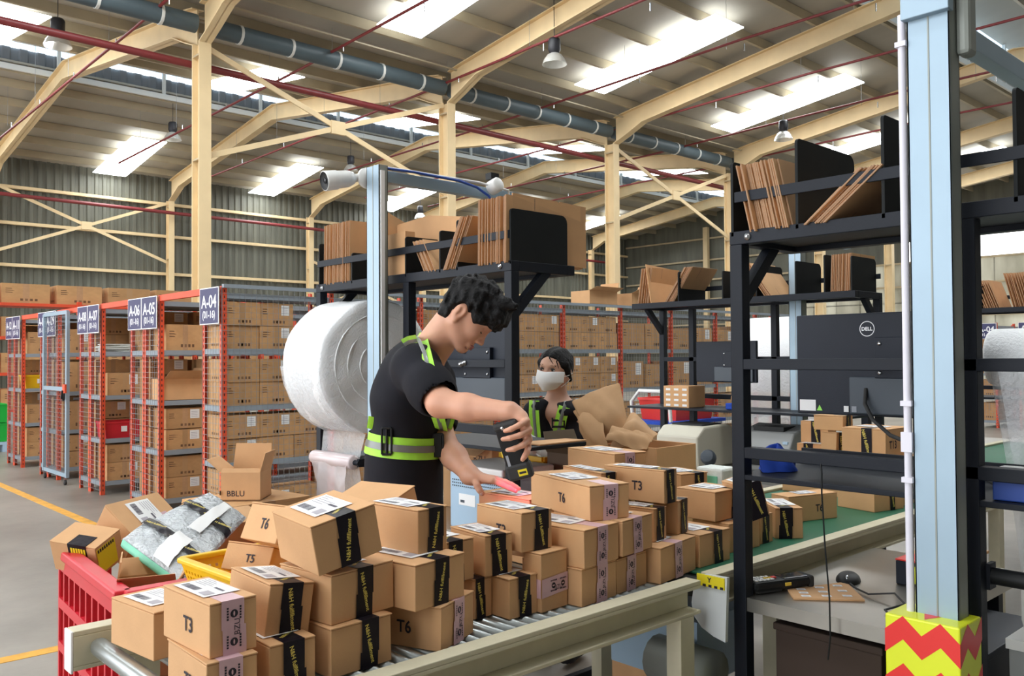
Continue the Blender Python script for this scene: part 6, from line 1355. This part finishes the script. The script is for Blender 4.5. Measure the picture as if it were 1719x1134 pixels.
for i in range(6):
    for j in range(3): b.box(-L/2-.003, -W*.28+i*.009, .01+j*.03, -L/2-.002, -W*.28+i*.009+.006, .03+j*.03, 'caution_yellow')
b.box(-L/2+.002, -W/2-.002, .01, L/2-.03, -W/2-.0012, h*.9, 'caution_yellow')
for i in range(8): b.box(-L/2+.006+i*.009, -W/2-.003, h*.78, -L/2+.011+i*.009, -W/2-.002, h*.88, 'ink')
b.build('caution_tape', oc, label='yellow and black caution tape')
parcel((.945, 2.83, .80, .35, .20, .16, .12, .62, -.06), 'parcel with pink tape lying on its back in the far corner of the red crate', None, 'pink', lab='top', tpos=.75)
parcel((1.22, 2.78, .80, .1, .2, .14, .10, .2, 0), 'plain parcel at the back of the red crate behind the bubble mailers', None, None, lab=None)
open_carton(.885, 2.45, .765, .15, .15, .075, {'-x': (-8, .07), '+y': (25, .05), '-y': (60, .09), '+x': (40, .05)}, 'open carton with raised flaps at the near left of the red crate', rz=-.35)
parcel((1.03, 2.36, .80, .2, .10, .17, .09, -.12, .2), 'parcel marked T0 lying under the green foam mailer', 'T0', None, lab=None)
def mailer(c, th, lab, tape_t, label_t, seed, green=False):
    """padded bubble mailer: pillow between four corners (tl, tr, br, bl)"""
    a, b_, d, e = [V(p) for p in c]; n = (b_-a).cross(e-a).normalized(); n = n if n.z > 0 else -n; r_ = random.Random(seed); o = thing('bubble_mailer', lab, 'package', (a+b_+d+e)/4); nu, nv = 34, 28
    def pt(u, v, s): 
        p = (a*(1-u)+b_*u)*(1-v)+(e*(1-u)+d*u)*v; k = (max(0, math.sin(math.pi*u))*max(0, math.sin(math.pi*v)))**.35
        return p+n*(s*th/2*k+.003*math.sin(23*u+seed)*math.sin(19*v+seed*2)*(s > 0)*k)
    b = MB()
    for s in (1, -1): b.sheet([[pt(i/nu, j/nv, s) for i in range(nu+1)] for j in range(nv+1)], 'mailer' if s > 0 else 'bubble_sheet')
    b.build('pouch', o)
    def patch(pts, m, lift, nm):
        b = MB(); rows = [[pt(*((1-s)*np.array(pts[0])*(1-t)+s*np.array(pts[1])*(1-t)+(1-s)*np.array(pts[3])*t+s*np.array(pts[2])*t), 1)+n*lift for s in np.linspace(0, 1, 41)] for t in np.linspace(0, 1, 9)]; b.sheet(rows, m); return b
    b = patch(tape_t, 'black_tape', .007, 'packing_tape'); c_ = [pt(*q, 1) for q in tape_t]; mid = pt(*(np.mean(np.array(tape_t), 0)), 1)+n*.0085; ux = (c_[1]-c_[0]).normalized()
    for k in (-.27, .05, .33): b.text('N&H fulfillment', mid+(c_[1]-c_[0])*k, (ux+n.cross(ux)*.35), n.cross(ux)-ux*.35, .010, 'tape_yellow', .02, fit=.075)
    b.build('packing_tape', o)
    b = patch(label_t, 'label_white', .0105, 'shipping_label'); q = [pt(*q, 1)+n*.0112 for q in label_t]; X_ = (q[1]-q[0]); Y_ = (q[3]-q[0])
    for i in range(9): b.quad(*[q[0]+X_*x+Y_*y for x, y in ((.06+i*.016, .15), (.068+i*.016, .15), (.068+i*.016, .45), (.06+i*.016, .45))], 'label_ink')
    for i in range(5): b.quad(*[q[0]+X_*x+Y_*y for x, y in ((.35, .15+i*.14), (.35+r_.uniform(.2, .5), .15+i*.14), (.6, .18+i*.14), (.35, .18+i*.14))], 'label_grey')
    b.build('shipping_label', o)
    if green: 
        b = MB(); b.sheet([[pt(u, v, -1)-n*.004 for u in np.linspace(.0, .98, 8)] for v in np.linspace(.55, 1.0, 5)], 'foam_green')
        b.sheet([[pt(.03+.94*u, 1.0, 0)+n*(th*.6*w_-th*.5)+(e-a).normalized()*.012*math.sin(math.pi*w_) for u in np.linspace(0, 1, 9)] for w_ in np.linspace(0, 1, 5)], 'foam_green'); b.build('foam_insert', o, label='pale green foam inside')
    return o
mailer(((1.2362, 2.8469, 0.9979), (1.3012, 2.7073, 0.9237), (1.0941, 2.5193, 0.8553), (1.0189, 2.7768, 0.9439)), .05, 'upper bubble wrap mailer with black tape on the red crate', ((.0, .40), (1.0, .46), (1.0, .60), (.0, .54)), ((.42, .30), (.60, .12), (.74, .95), (.55, 1.0)) if False else ((.50, .12), (.70, .12), (.70, .86), (.50, .86)), 5)
mailer(((1.0079, 2.7320, 0.9587), (1.0601, 2.4410, 0.8806), (0.9410, 2.3345, 0.8370), (0.8865, 2.6546, 0.9203)), .05, 'lower bubble wrap mailer with pale green foam edge on the red crate', ((.0, .18), (1.0, .24), (1.0, .48), (.0, .42)), ((.52, .08), (.76, .08), (.76, .98), (.52, .98)), 9, True)
# yellow perforated basket with the T5 parcel
yb = thing('plastic_basket', 'yellow perforated basket holding the T5 parcel on the conveyor', 'basket', (1.08, 2.11, .83), M=T((1.085, 2.105, .830)) @ RZ(.05), local=True)
def perf_wall(p0, p1, q1, q0, nu, nv, m):
    b = MB(); p0, p1, q1, q0 = [V(x) for x in (p0, p1, q1, q0)]; G = lambda u, v: (p0*(1-u)+p1*u)*(1-v)+(q0*(1-u)+q1*u)*v
    us = [0.0]; fill = .45
    for i in range(nu): a = .04+.92*i/nu; us += [a, a+.92/nu*fill]
    us = sorted(set(us+[1.0])); vs_ = [0.0]
    for j in range(nv): a = .10+.72*j/nv; vs_ += [a, a+.72/nv*.55]
    vs_ = sorted(set(vs_+[1.0]))
    for i in range(len(us)-1):
        for j in range(len(vs_)-1):
            if i % 2 == 1 and j % 2 == 1: continue
            b.quad(G(us[i], vs_[j]), G(us[i+1], vs_[j]), G(us[i+1], vs_[j+1]), G(us[i], vs_[j+1]), m)
    return b
lx, ly, hb, fl = .36, .30, .098, .025
for (ax, ay), (bx, by) in (((-1, 1), (-1, -1)), ((-1, -1), (1, -1)), ((1, -1), (1, 1)), ((1, 1), (-1, 1))):
    perf_wall((ax*(lx/2-fl), ay*(ly/2-fl), 0), (bx*(lx/2-fl), by*(ly/2-fl), 0), (bx*lx/2, by*ly/2, hb), (ax*lx/2, ay*ly/2, hb), 16, 5, 'yellow_plastic').build('perforated_side', yb, solid=.003)
b = MB()
for i in range(4): P4 = [(-lx/2, -ly/2), (lx/2, -ly/2), (lx/2, ly/2), (-lx/2, ly/2)]; p, q = P4[i], P4[(i+1) % 4]; b.bar((*p, hb), (*q, hb), .022, .014, 'yellow_plastic')
b.build('rim', yb, bevel=.004); MB().box(-lx/2+fl, -ly/2+fl, 0, lx/2-fl, ly/2-fl, .004, 'yellow_plastic').build('basket_floor', yb)
# red aiming light of the scanner
sp = bpy.data.lights.new('scanner_beam', 'SPOT'); sp.energy = 1.1; sp.color = (1, .04, .30); sp.spot_size = 1.05; sp.spot_blend = .5; sp.shadow_soft_size = .004
so = bpy.data.objects.new('scanner_beam', sp); COL.objects.link(so); so.location = (1.7513, 1.8784, 1.0936); so.rotation_euler = (V((1.8475, 1.9820, 1.0295))-V((1.7513, 1.8784, 1.0936))).to_track_quat('-Z', 'Y').to_euler()
